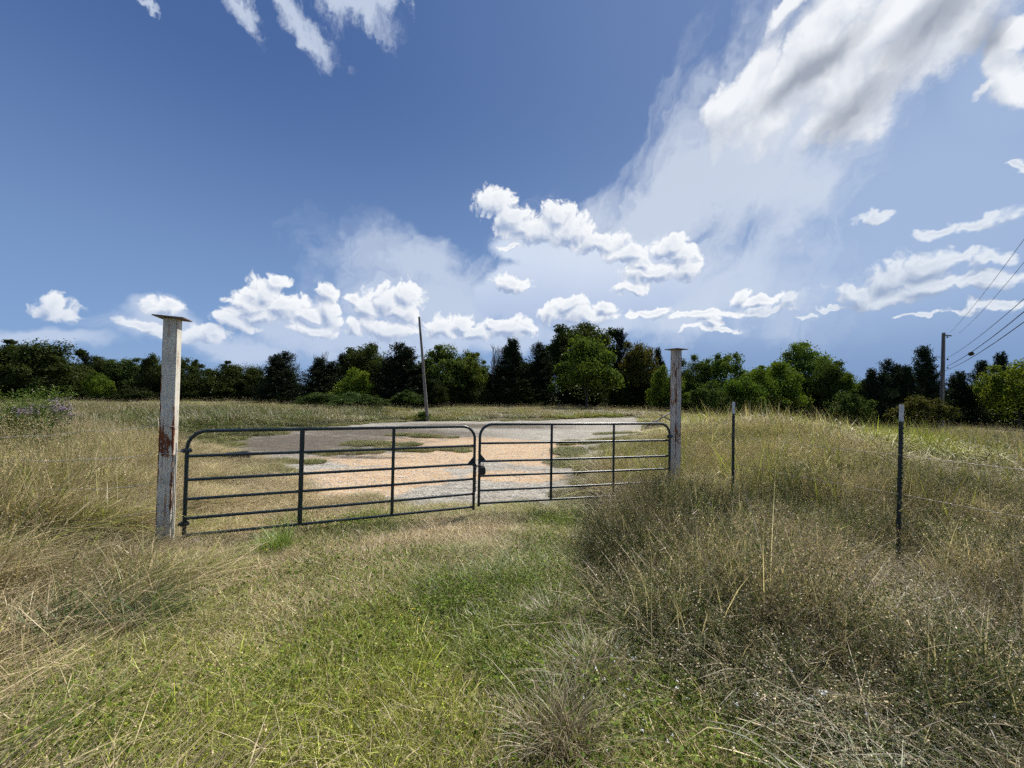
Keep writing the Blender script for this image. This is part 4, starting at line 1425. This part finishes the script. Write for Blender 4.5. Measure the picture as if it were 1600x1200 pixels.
def tall_grass(seed, n=330, rad=0.3, h=(0.35, 0.85), w=0.0045, lean=0.3, curve=0.55, droop=0.35, heads=70, mat=None, f=1.0, kk=5, bias=0.7):
    rr = np.random.default_rng(seed)
    a = blades(rr, n, rad, h[0], h[1], w, lean, curve, 4, droop=droop, bias=bias)
    low = blades(rr, n // 2, rad, 0.12, h[0] * 1.3, w * 1.2, 0.9, 0.7, 3, bias=bias)
    st = blades(rr, heads, rad, h[1] * 0.7, h[1] * 1.25, w * 0.7, 0.35, 0.25, 3, droop=0.1, bias=bias)
    bold = blades(rr, n // 9, rad, h[0], h[1] * 1.1, w * (1.9 if w < 0.01 else 1.15), lean * 1.2, curve, 4, droop=droop, bias=bias)
    bold[3][:, 0] *= 0.35
    tp_ = st[4]
    k = kk
    P = np.repeat(tp_, k, 0) + rr.normal(size=(len(tp_) * k, 3)) * np.array([0.012, 0.012, 0.045]) * f
    hd = flakes(rr, P, 0.0065 * f, 0.3, r1=0.03, asp=0.4)
    return merge("grass", [a, low, st, hd, bold], mat or M_GRASS)

def brown_weed(seed, stems=52, rad=0.30, h=(0.3, 0.62), leaf=0.0065, per=34, f=1.0, twig=6):
    """dry branching forbs: thin stems, side twigs and very many small husks"""
    rr = np.random.default_rng(seed)
    st = blades(rr, stems, rad, h[0], h[1], 0.0058 * f, 0.4, 0.3, 4)
    V = st[0].reshape(stems, 9, 3)
    st[3][:, 1] = np.where(st[3][:, 1] < 0.5, st[3][:, 1] * 0.3, st[3][:, 1])
    pale = blades(rr, stems // 3, rad, h[0] * 0.9, h[1] * 1.2, 0.0085 * f, 0.55, 0.35, 4, droop=0.15)
    pale[3][:, 0] = 0.0
    pale[3][:, 1] *= 0.25
    parts = [st, pale]
    # twigs start part way up the stems
    segP, ends = [], []
    for j in range(stems):
        axis = np.stack([(V[j, 2 * k] + V[j, 2 * k + 1]) / 2 for k in range(4)] + [V[j, 8]])
        for q in range(twig):
            t = rr.uniform(0.35, 0.98) * 4
            k = min(3, int(t))
            p0 = axis[k] + (axis[k + 1] - axis[k]) * (t - k)
            d = rr.normal(size=3)
            d[2] = abs(d[2]) + 0.4
            d /= np.linalg.norm(d)
            L = rr.uniform(0.05, 0.17)
            segP.append((p0, p0 + d * L))
    A = np.array([s[0] for s in segP])
    B = np.array([s[1] for s in segP])
    sd = np.cross(B - A, rr.normal(size=A.shape))
    sd /= np.linalg.norm(sd, axis=1, keepdims=True)
    sd *= 0.0018 * f
    n = len(A)
    Vt = np.stack([A - sd, A + sd, B], 1).reshape(-1, 3)
    r1 = rr.uniform(0, 1, n)
    Ct = np.repeat(np.stack([r1, rr.uniform(0.3, 1, n), np.full(n, 0.8)], 1), 3, 0)
    parts.append((Vt, np.zeros((0, 4), int), np.arange(3 * n).reshape(n, 3), Ct))
    m = stems * per
    k = rr.integers(0, n, m)
    t = rr.uniform(0.2, 1.05, (m, 1))
    P = A[k] + (B[k] - A[k]) * t + rr.normal(size=(m, 3)) * 0.010
    parts.append(flakes(rr, P, leaf * f, 0.3, asp=0.55))
    parts.append(blades(rr, 90, rad, 0.12, 0.4, 0.0035 * f, 0.6, 0.5, 3))
    return merge("weeds", parts, M_WEED)

def straws(seed, n=16, rad=0.4):
    rr = np.random.default_rng(seed)
    return merge("straw", [blades(rr, n, rad, 0.2, 0.5, 0.005, 1.0, 0.5, 4, droop=0.4), blades(rr, n, rad, 0.3, 0.8, 0.004, 0.5, 0.3, 3, droop=0.3)], M_GRASS)

def flowers(seed, n=12, rad=0.3, mat=None):
    rr = np.random.default_rng(seed)
    P = np.stack([rr.normal(0, rad * .6, n), rr.normal(0, rad * .6, n), rr.uniform(0.10, 0.34, n)], 1)
    P = np.repeat(P, 5, 0) + rr.normal(size=(n * 5, 3)) * 0.006
    return merge("petals", [flakes(rr, P, 0.0065, 1.5, asp=0.7)], mat or M_WHITE)

# ---- where things grow
XL = lambda y: -(0.55 + 0.72 * y) + 0.35 * np.sin(y * 2.1)
def XR(y):
    return np.interp(y, [0, 1.7, 2.4, 3.3, 4.6, 6.0, 7.2], [0.9, 0.95, 0.85, 0.62, 0.75, 1.25, 1.5])

def sample(n, x0, x1, y0, y1, rr, power=1.0):
    y = y0 + (y1 - y0) * rr.uniform(0, 1, n) ** power
    x = x0 + (x1 - x0) * rr.uniform(0, 1, n)
    return x, y

def wind(x, y, s=1.6, seed=0, j=0.5):
    return 2.6 + 5.5 * (fbm(x, y, s, 150 + seed) - 0.5) * 2 + rr.normal(0, j, len(x))

def in_view(x, y, m=0.6):
    return (np.abs(x) < 1.40 * np.maximum(y, 0) + m + 1.3)

def pts3(x, y, dz=0.0):
    return np.stack([x, y, gz(x, y) + dz], 1)

rr = np.random.default_rng(5)
def pick(x, y, prob):
    k = rr.uniform(0, 1, len(x)) < prob
    return x[k], y[k]

# 1. short turf of the track
TURF = [short_turf(200 + k) for k in range(6)]
CLOV = [clover(220 + k) for k in range(3)]
x, y = sample(1900, -9, 8, 0.7, 7.6, rr)
cent = S(x - XL(y), -0.5, 0.4) * S(XR(y) - x, -0.4, 0.4)
pr = np.where(cent > 0.02, 0.25 + 0.75 * cent, 0.22) * (in_view(x, y)) * (lot_field(x, y) < 0.05)
x, y = pick(x, y, pr)
n = len(x)
f1 = fbm(x, y, 1.3, 21)
f2 = fbm(x, y, 0.9, 22)
dry = 0.16 + 0.62 * S(f1, 0.35, 0.75) + 0.30 * S(y, 3.0, 4.6) + 0.15 * S(-x, .5, 2.5)
dry -= 0.28 * S(x, -0.2, 0.6) * S(3.5 - y, 0, 1)
hue = 0.25 + 0.7 * S(f2, 0.3, 0.7) + .1 * S(3.4 - y, 0, 1.5)
val = (0.40 + 0.42 * fbm(x, y, 0.5, 23)) * rr.uniform(.75, 1.2, n)
hs = 0.75 + 0.8 * fbm(x, y, 1.1, 24) * (0.7 + 0.3 * S(y, 0, 2)) - 0.25 * S(y, 4.8, 6.4)
scatter("short_grass", TURF, pts3(x, y), rr.uniform(0, 6.28, n), np.stack([np.ones(n), np.ones(n), hs], 1), rr.integers(0, 6, n), np.stack([dry, hue, val], 1),
        "short yellow-green grass on the track in front of the gate")
x, y = sample(1100, -4, 7, 0.9, 6.4, rr)
c = S(x - XL(y) - .3, -0.8, 0.5) * S(XR(y) + .5 - x, 0.0, 0.3)
x, y = pick(x, y, c * S(fbm(x, y, 0.8, 31) + 0.22 * S(x, -0.3, 0.9), 0.48, 0.68) * in_view(x, y) * (lot_field(x, y) < 0))
n = len(x)
scatter("clover", CLOV, pts3(x, y), rr.uniform(0, 6.28, n), rr.uniform(0.8, 1.3, n), rr.integers(0, 3, n), np.stack([rr.uniform(0.02, .2, n), rr.uniform(0.4, 1.0, n), rr.uniform(.42, .60, n)], 1),
        "low broad-leaved green plants mixed into the short grass")

# 2. tall dry grass, left of the track, round the gate ends and behind the gate
TALL = [tall_grass(240 + k, n=520, rad=0.34, w=0.0062, lean=0.42, curve=0.6, bias=0.25, h=(0.18, 0.75)) for k in range(6)]
x, y = sample(3300, -16, 9, 0.8, 12.5, rr)
leftz = S(XL(y) - x, -0.25, 0.5)
behind = S(y - 5.2, 0, 0.5)
rb = np.interp(y, LY, LX)
leftz = np.where(y > 6.3, S(-x - rb, -0.25, 0.3), leftz) * S(x + 16 - 0 * y, 0, 1)
rightg = S(x - XR(y) - 0.25, -0.1, 0.5) * S(y, 5.4, 6.4)
p = np.maximum(leftz * 0.95, rightg * 0.9) * in_view(x, y) * (lot_field(x, y) < 0.0)
x, y = pick(x, y, p)
n = len(x)
isl = x < 0
f1, f2 = fbm(x, y, 1.6, 41), fbm(x, y, 1.0, 42)
green = np.maximum(S(f1, 0.54, 0.70) * 0.7, S(-x - 3.6 - .3 * y, 0, 1.2) * S(y, 3.2, 4.2) * S(6.5 - y, 0, 1) * 0.4)
dry = np.where(isl, 0.84 - 0.70 * green, 0.84 - 0.45 * S(f1, .45, .65))
hs = np.where(isl, 0.45 + 0.35 * f2 + 0.50 * S(-x - 1.8 - .55 * y, 0, 2.0), 0.70 + 0.4 * f2)
hs *= 0.62 + 0.38 * S(XL(y) - x, 0, 1.6) * (y < 6.3) + 0.25 * (y >= 6.3)
hs = np.where(isl, hs * (0.66 + 0.66 * S(y, 1.4, 3.4)), hs * 1.15)
hs = hs * (1 - 0.45 * np.exp(-(((x + 3.7) / 0.9) ** 2 + ((y - 4.1) / 0.7) ** 2)))
hs = np.where((x > -4.6) & isl & (y > 3.6) & (y < 6.4), hs * 0.55, hs)
hs = np.where(isl & (y > 6.3), hs * (0.38 + 0.35 * S(-x - np.interp(y, LY, LX), 0.8, 3.5)), hs)
hs = hs * rr.uniform(0.75, 1.2, n)
val = (0.28 + 0.54 * fbm(x, y, .7, 43)) * rr.uniform(.65, 1.25, n)
dry = dry + rr.normal(0, .12, n)
scatter("tall_dry_grass", TALL, pts3(x, y), wind(x, y), np.stack([np.full(n, 1.0), np.full(n, 1.0), hs], 1), rr.integers(0, 6, n), np.stack([dry, 0.3 + 0.6 * f2, val], 1),
        "tall straw-coloured grass either side of the gate")

# 3. brown weeds, right of the track
WEEDS = [brown_weed(260 + k) for k in range(5)]
x, y = sample(1700, 0.5, 12, 0.9, 8.2, rr)
c = S(x - XR(y), -0.15, 0.5) * S(8.4 - y, 0, 2) * S(y + x * .35, 2.0, 3.0)
x, y = pick(x, y, c * 0.9 * in_view(x, y) * (lot_field(x, y) < -0.1))
n = len(x)
f1, f2 = fbm(x, y, 1.4, 51), fbm(x, y, 0.8, 52)
near = S(3.0 - y, 0, 1.2)
dry = 0.92 - 0.62 * S(f1, 0.5, 0.7) - 0.25 * near - .3 * S(x - XR(y), .5, 0.0)
hs = (0.45 + 0.85 * f2 + 0.5 * S(fbm(x, y, .45, 53), .5, .7)) * (0.55 + 0.45 * S(x - XR(y), 0, 1.0)) * (1 - 0.25 * near) * rr.uniform(.7, 1.25, n)
hs = np.where((np.abs(x / y - 1.0) < 0.14) & (y > 2.9) & (y < 4.6), hs * 0.5, hs)
dry = dry + rr.normal(0, .2, n) - 0.45 * S(fbm(x, y, .7, 58), .46, .6)
scatter("brown_weeds", WEEDS, pts3(x, y), rr.uniform(0, 6.28, n), np.stack([np.full(n, 1.0), np.full(n, 1.0), hs], 1), rr.integers(0, 5, n),
        np.stack([dry, 0.2 + 0.6 * f2, (0.25 + 0.68 * S(fbm(x, y, .5, 57), .2, .85)) * rr.uniform(.6, 1.4, n)], 1), "brown seeded weeds and dead stems right of the track")

x, y = sample(520, 0.8, 12, 2.4, 8.2, rr)
x, y = pick(x, y, S(x - XR(y), 0.2, 0.8) * 0.55 * S(fbm(x, y, .9, 59), .42, .6) * in_view(x, y) * (lot_field(x, y) < -0.1))
n = len(x)
scatter("straw_grass", TALL, pts3(x, y), wind(x, y, 1.2, 9), np.stack([np.ones(n), np.ones(n), rr.uniform(.35, .7, n)], 1), rr.integers(0, 6, n),
        np.stack([rr.uniform(0.5, 1.0, n), rr.uniform(0.2, 0.8, n), rr.uniform(.30, .52, n)], 1), "pale grass standing among the brown weeds")

# 4. grey-green coarse grass in the near right and left corners
SEDGE = [tall_grass(280 + k, n=230, rad=0.22, h=(0.12, 0.45), w=0.0062, lean=0.7, curve=0.6, droop=0.35, heads=10, bias=0.3) for k in range(3)]
x, y = sample(1500, -6, 7, 0.9, 5.2, rr)
c = S(x - XR(y), 0.1, 0.8) * S(3.4 - y, 0, 1.3) * 0.75 + S(fbm(x, y, 1.2, 62), 0.55, 0.66) * 0.55 * S(XL(y) - x + .8, 0, 0.6) * (x < 0)
x, y = pick(x, y, c * in_view(x, y))
n = len(x)
scatter("coarse_green_grass", SEDGE, pts3(x, y), wind(x, y), np.stack([np.ones(n), np.ones(n), rr.uniform(.6, 1.05, n)], 1), rr.integers(0, 3, n),
        np.stack([rr.uniform(0.1, 0.6, n), rr.uniform(0.1, 0.6, n), rr.uniform(.22, .38, n)], 1), "coarse grey-green grass in loose tufts near the camera")

JOHN = [tall_grass(290 + k, n=110, rad=0.3, h=(0.4, 0.9), w=0.015, lean=0.35, curve=1.0, droop=0.55, heads=8) for k in range(3)]
x, y = sample(700, -9.5, -3.6, 3.4, 8.5, rr)
x, y = pick(x, y, S(-x - 0.85 * y - 0.8, 0, 1.2) * 0.55 * S(fbm(x, y, 1.0, 65), 0.38, .5))
n = len(x)
scatter("broad_bladed_grass", JOHN, pts3(x, y), wind(x, y), np.stack([np.ones(n), np.ones(n), rr.uniform(.75, 1.1, n)], 1), rr.integers(0, 3, n),
        np.stack([rr.uniform(0.1, 0.35, n), rr.uniform(0.5, 1.0, n), rr.uniform(.40, .56, n)], 1), "broad bladed light green grass at the left, beyond the wires")

# 5. field grass: right slope, left bank, far meadow
FIELD = [tall_grass(300 + k, n=230, rad=0.55, h=(0.30, 0.85), w=0.026, lean=0.4, curve=1.3, droop=0.65, heads=14, bias=0.3, mat=M_FIELD, f=1.6, kk=3) for k in range(5)]
x, y = sample(2700, 1, 34, 5.5, 30, rr, 0.85)
edge = np.interp(y, RY, RX)
c = S(x - edge - 0.3 * S(9 - y, 0, 2) * 4, -0.2, 0.8) * S(y + x * .55, 7.6, 9.5)
x, y = pick(x, y, c * 0.8 * in_view(x, y) * (lot_field(x, y) < 0))
n = len(x)
f1, f2 = fbm(x, y, 3.0, 71), fbm(x, y, 1.6, 72)
dry = 0.62 - 0.50 * S(f1, 0.42, 0.66) + .25 * S(x - 1.05 * y, 0, 4)
hs = 0.55 + 0.35 * f2 + 0.50 * rr.uniform(0, 1, n) ** 2
hs = np.where((x / y > 0.28) & (x / y < 0.45) & (y > 13) & (y < 25), hs * 0.3, hs)
scatter("slope_grass", FIELD, pts3(x, y), wind(x, y), np.stack([np.ones(n), np.ones(n), hs], 1), rr.integers(0, 4, n),
        np.stack([dry + rr.normal(0, .18, n), 0.60 + 0.5 * f1, (1 - .35 * S(x - .95 * y, 0, 3)) * (.36 + .55 * f2) * rr.uniform(.6, 1.25, n)], 1), "thick yellow-green grass on the slope right of the posts")
x, y = sample(2700, -40, -2, 8.0, 34, rr, 0.9)
c = S(-x - np.interp(y, LY, LX), -0.1, 0.8) * S(y - x * .35, 11.5, 14)
x, y = pick(x, y, c * 0.8 * in_view(x, y) * (lot_field(x, y) < 0))
n = len(x)
f1, f2 = fbm(x, y, 3.5, 81), fbm(x, y, 1.8, 82)
strip = S(-x - np.interp(y, LY, LX), 3.0, 0.6)
dry = 0.26 + 0.55 * S(f1, 0.45, 0.7)
hs = (0.50 + 0.5 * f2) * (1 - 0.78 * strip)
scatter("bank_grass", FIELD, pts3(x, y), wind(x, y), np.stack([np.ones(n), np.ones(n), hs], 1), rr.integers(0, 4, n),
        np.stack([dry + rr.normal(0, .12, n), 0.15 + 0.55 * f2, (.20 + .30 * f1) * rr.uniform(.6, 1.2, n)], 1), "dark green tall grass on the bank left of the lot")

FAR = [tall_grass(320 + k, n=420, rad=1.1, h=(0.2, 0.5), w=0.03, lean=0.5, curve=0.7, droop=0.3, heads=30, mat=M_FIELD, f=3.5) for k in range(3)]
x, y = sample(3000, -45, 60, 24, 66, rr, 0.8)
x, y = pick(x, y, in_view(x, y) * (lot_field(x, y) < 0) * 0.95)
n = len(x)
f1, f2 = fbm(x, y, 5.0, 91), fbm(x, y, 2.5, 92)
dry = 0.40 + 0.45 * S(f1, 0.4, 0.7)
scatter("meadow_grass", FAR, pts3(x, y), wind(x, y), np.stack([np.ones(n), np.ones(n), 0.5 + .7 * f2], 1), rr.integers(0, 3, n),
        np.stack([dry + rr.normal(0, .2, n), 0.35 + 0.5 * f2, (.30 + .35 * f2) * rr.uniform(.7, 1.2, n)], 1), "rough meadow between the lot and the trees")

# grass on the lot itself
x, y = sample(9000, -11, 12, 7, 33, rr)
pf_ = patch_field(x, y)
lf = lot_field(x, y)
rim = S(0.55 - np.abs(lf + .1), 0, .3) * 0.5
x, y = pick(x, y, np.maximum(S(pf_, 0.05, 0.3), rim * S(fbm(x, y, .7, 99), .4, .6)) * (lf > -0.6))
n = len(x)
scatter("lot_grass", TURF, pts3(x, y, 0.004), rr.uniform(0, 6.28, n), np.stack([np.full(n, .9), np.full(n, .9), rr.uniform(0.5, 1.0, n)], 1), rr.integers(0, 6, n),
        np.stack([rr.uniform(0.15, .6, n), rr.uniform(.2, .7, n), rr.uniform(.34, .46, n)], 1), "thin green grass grown through the gravel lot")

# loose stones along the near edge of the lot
stones = [rock_mesh("stones", 0.018, 400 + k, M_ROCK, 1) for k in range(4)]
x, y = sample(5200, -6, 5, 6.7, 14, rr, 1.6)
x, y = pick(x, y, (lot_field(x, y) > 0) * (0.25 + 0.75 * S(fbm(x, y, .8, 95), .45, .6)))
n = len(x)
scatter("loose_stones", stones, pts3(x, y, 0.008), rr.uniform(0, 6.28, n), rr.uniform(0.3, 1.2, n) ** 2 + .2, rr.integers(0, 4, n), np.zeros((n, 3)), "loose pale stones lying on the lot")

# stray straws and flowers
STRAW = [straws(340 + k) for k in range(4)]
x, y = sample(420, -7, 8, 1.6, 6.6, rr)
c = np.maximum(S(XL(y) - x, -0.6, 0.3), S(x - XR(y), -0.3, .3)) * 0.8 + 0.06
x, y = pick(x, y, c * in_view(x, y))
n = len(x)
scatter("stray_straws", STRAW, pts3(x, y), wind(x, y), rr.uniform(.6, 1.0, n), rr.integers(0, 4, n), np.stack([rr.uniform(.8, 1, n), rr.uniform(0, 1, n), rr.uniform(.5, .72, n)], 1),
        "long pale straws leaning over the weeds")
FLOW = [flowers(360 + k) for k in range(3)]
fx, fy = [], []
for px, py, m_, s in ((1230, 1020, 1, .2), (1260, 1090, 2, .25), (1320, 1120, 2, .25), (1350, 1160, 1, .2), (1130, 960, 1, .12), (190, 850, 1, .3), (1100, 1100, 3, .2)):
    q = ground_at(px, py, 0.15)
    fx += list(rr.normal(q.x, s, m_))
    fy += list(rr.normal(q.y, s * .7, m_))
fx, fy = np.array(fx), np.array(fy)
n = len(fx)
scatter("white_wildflowers", FLOW, pts3(fx, fy), rr.uniform(0, 6.28, n), rr.uniform(.5, 1.0, n), rr.integers(0, 3, n), np.ones((n, 3)) * .5, "tiny white wildflowers in the weeds at lower right")

YF = [flowers(370, 5, 0.12, M_YELLOW)]
q = [ground_at(px, py, 0.2) for px, py in ((402, 846), (411, 852), (872, 792), (884, 800), (640, 962))]
fx, fy = np.array([p.x for p in q]), np.array([p.y for p in q])
scatter("yellow_wildflowers", YF, pts3(fx, fy, .05), rr.uniform(0, 6.28, 5), np.full(5, .8), np.zeros(5, int), np.ones((5, 3)) * .5, "few tiny yellow wildflowers in the grass by the gate")

# ------------------------------------------------------------------ single plants that stand out
def tussock(px, py, label, dry, hue, val, h, rad, n=700, w=0.0042, lean=0.55, heads=30, seed=1, curve=0.45):
    rr2 = np.random.default_rng(seed)
    a = blades(rr2, n, rad, h * 0.5, h, w, lean, curve, 4, droop=0.3)
    st = blades(rr2, heads, rad, h * 0.9, h * 1.25, w * 0.7, lean * 0.8, 0.3, 3)
    me = merge("grass_tussock", [a, st], M_TUFT)
    o = link("grass_tussock", me)
    p = ground_at(px, py)
    o.location = (p.x, p.y, gzf(p.x, p.y))
    o.color = (dry, hue, val, 1)
    return tag(o, label, "grass tussock", "single tussocks of grass")
M_TUFT = plant_material("tussock blades", ((0.055, 0.12, 0.030), (0.16, 0.23, 0.035)), ((0.50, 0.42, 0.27), (0.22, 0.16, 0.10)), inst=False)
tussock(430, 872, "bright green tussock just in front of the gate's lowest rail", 0.05, 0.85, 0.75, 0.42, 0.14, 420, w=0.006, seed=2, lean=0.4)
tussock(868, 990, "straw tussock spraying outward, middle of the track", 0.72, 0.4, 0.50, 0.30, 0.10, 420, seed=3, lean=0.9)
tussock(925, 1080, "tan tussock between the spraying one and the big one at the bottom", 0.80, 0.3, 0.46, 0.34, 0.10, 460, seed=4, lean=0.8)
tussock(880, 1185, "largest dry tussock, at the bottom edge of the picture", 0.85, 0.3, 0.44, 0.36, 0.13, 620, seed=5, lean=0.6)
tussock(100, 1010, "dark blue-green leafy tussock in the straw at left", 0.10, 0.1, 0.42, 0.42, 0.14, 300, w=0.008, seed=6, lean=0.6)
tussock(215, 990, "second green tussock, lying over to the right in the straw", 0.15, 0.2, 0.42, 0.36, 0.12, 260, w=0.008, seed=7, lean=0.9)
tussock(1560, 1010, "pale bleached tussock at the right edge of the weeds", 0.9, 0.3, 0.55, 0.5, 0.14, 300, seed=8, lean=0.7)
tussock(1265, 965, "fan of pale dead stems low in the brown weeds", 0.95, 0.3, 0.6, 0.42, 0.05, 110, seed=9, lean=1.2)

def tall_weed(px, py_top, d, H, label, nstem, leafsize, color, head, seed, spread=0.25, mat=None, perstem=160, narrow=0.35):
    P = at(px, py_top, d)
    zg = gzf(P.x, P.y)
    t = thing("tall_weed", (P.x, P.y, zg), label, "weed", "tall weeds left of the gate")
    rr2 = np.random.default_rng(seed)
    Ht = P.z - zg
    st = blades(rr2, nstem, 0.12, Ht * 0.75, Ht, 0.008, spread, 0.15, 4)
    o = link("stems", merge("stems", [st], M_TUFT), t)
    o.color = (0.6, 0.2, 0.3, 1)
    V = st[0].reshape(nstem, 9, 3)
    Ps = []
    for j in range(nstem):
        ax = np.stack([(V[j, 2 * k] + V[j, 2 * k + 1]) / 2 for k in range(4)] + [V[j, 8]])
        u = rr2.uniform(0.8, 4.0, perstem)
        k = np.minimum(3, u.astype(int))
        p = ax[k] + (ax[k + 1] - ax[k]) * (u - k)[:, None]
        Ps.append(p + rr2.normal(size=p.shape) * np.array([0.05, 0.05, 0.03]))
    o = link("leaves", merge("leaves", [flakes(rr2, np.concatenate(Ps), leafsize, 0.6, asp=narrow)], M_TUFT), t)
    o.color = (*color, 1)
    if head is not None:
        P5 = st[4]
        Q5 = np.repeat(P5, 80, 0) + rr2.normal(size=(len(P5) * 80, 3)) * np.array([0.08, 0.08, 0.03])
        link("flower_heads", merge("flower_heads", [flakes(rr2, Q5, 0.012, 1.0, asp=0.7)], head), t)["kind"] = "stuff"
    return t
tall_weed(62, 618, 7.6, 1.5, "tall purple flowered weed, left one of the pair before the dark wood", 6, 0.03, (0.3, 0.15, 0.34), M_PURPLE, 1, 0.12)
tall_weed(92, 622, 7.9, 1.4, "tall purple flowered weed, right one of the pair", 5, 0.03, (0.3, 0.15, 0.34), M_PURPLE, 2, 0.12)
tall_weed(45, 600, 8.6, 1.6, "feathery bright green weed behind the purple flowers", 22, 0.024, (0.05, 0.75, 0.50), None, 3, 0.18, narrow=0.25, perstem=420)
tall_weed(18, 606, 8.2, 1.6, "feathery green weed at the left edge", 22, 0.024, (0.05, 0.6, 0.46), None, 4, 0.18, narrow=0.25, perstem=420)
tall_weed(105, 618, 8.8, 1.3, "thin brownish weed right of the purple flowers", 7, 0.018, (0.9, 0.3, 0.3), None, 5, 0.2, narrow=0.25)
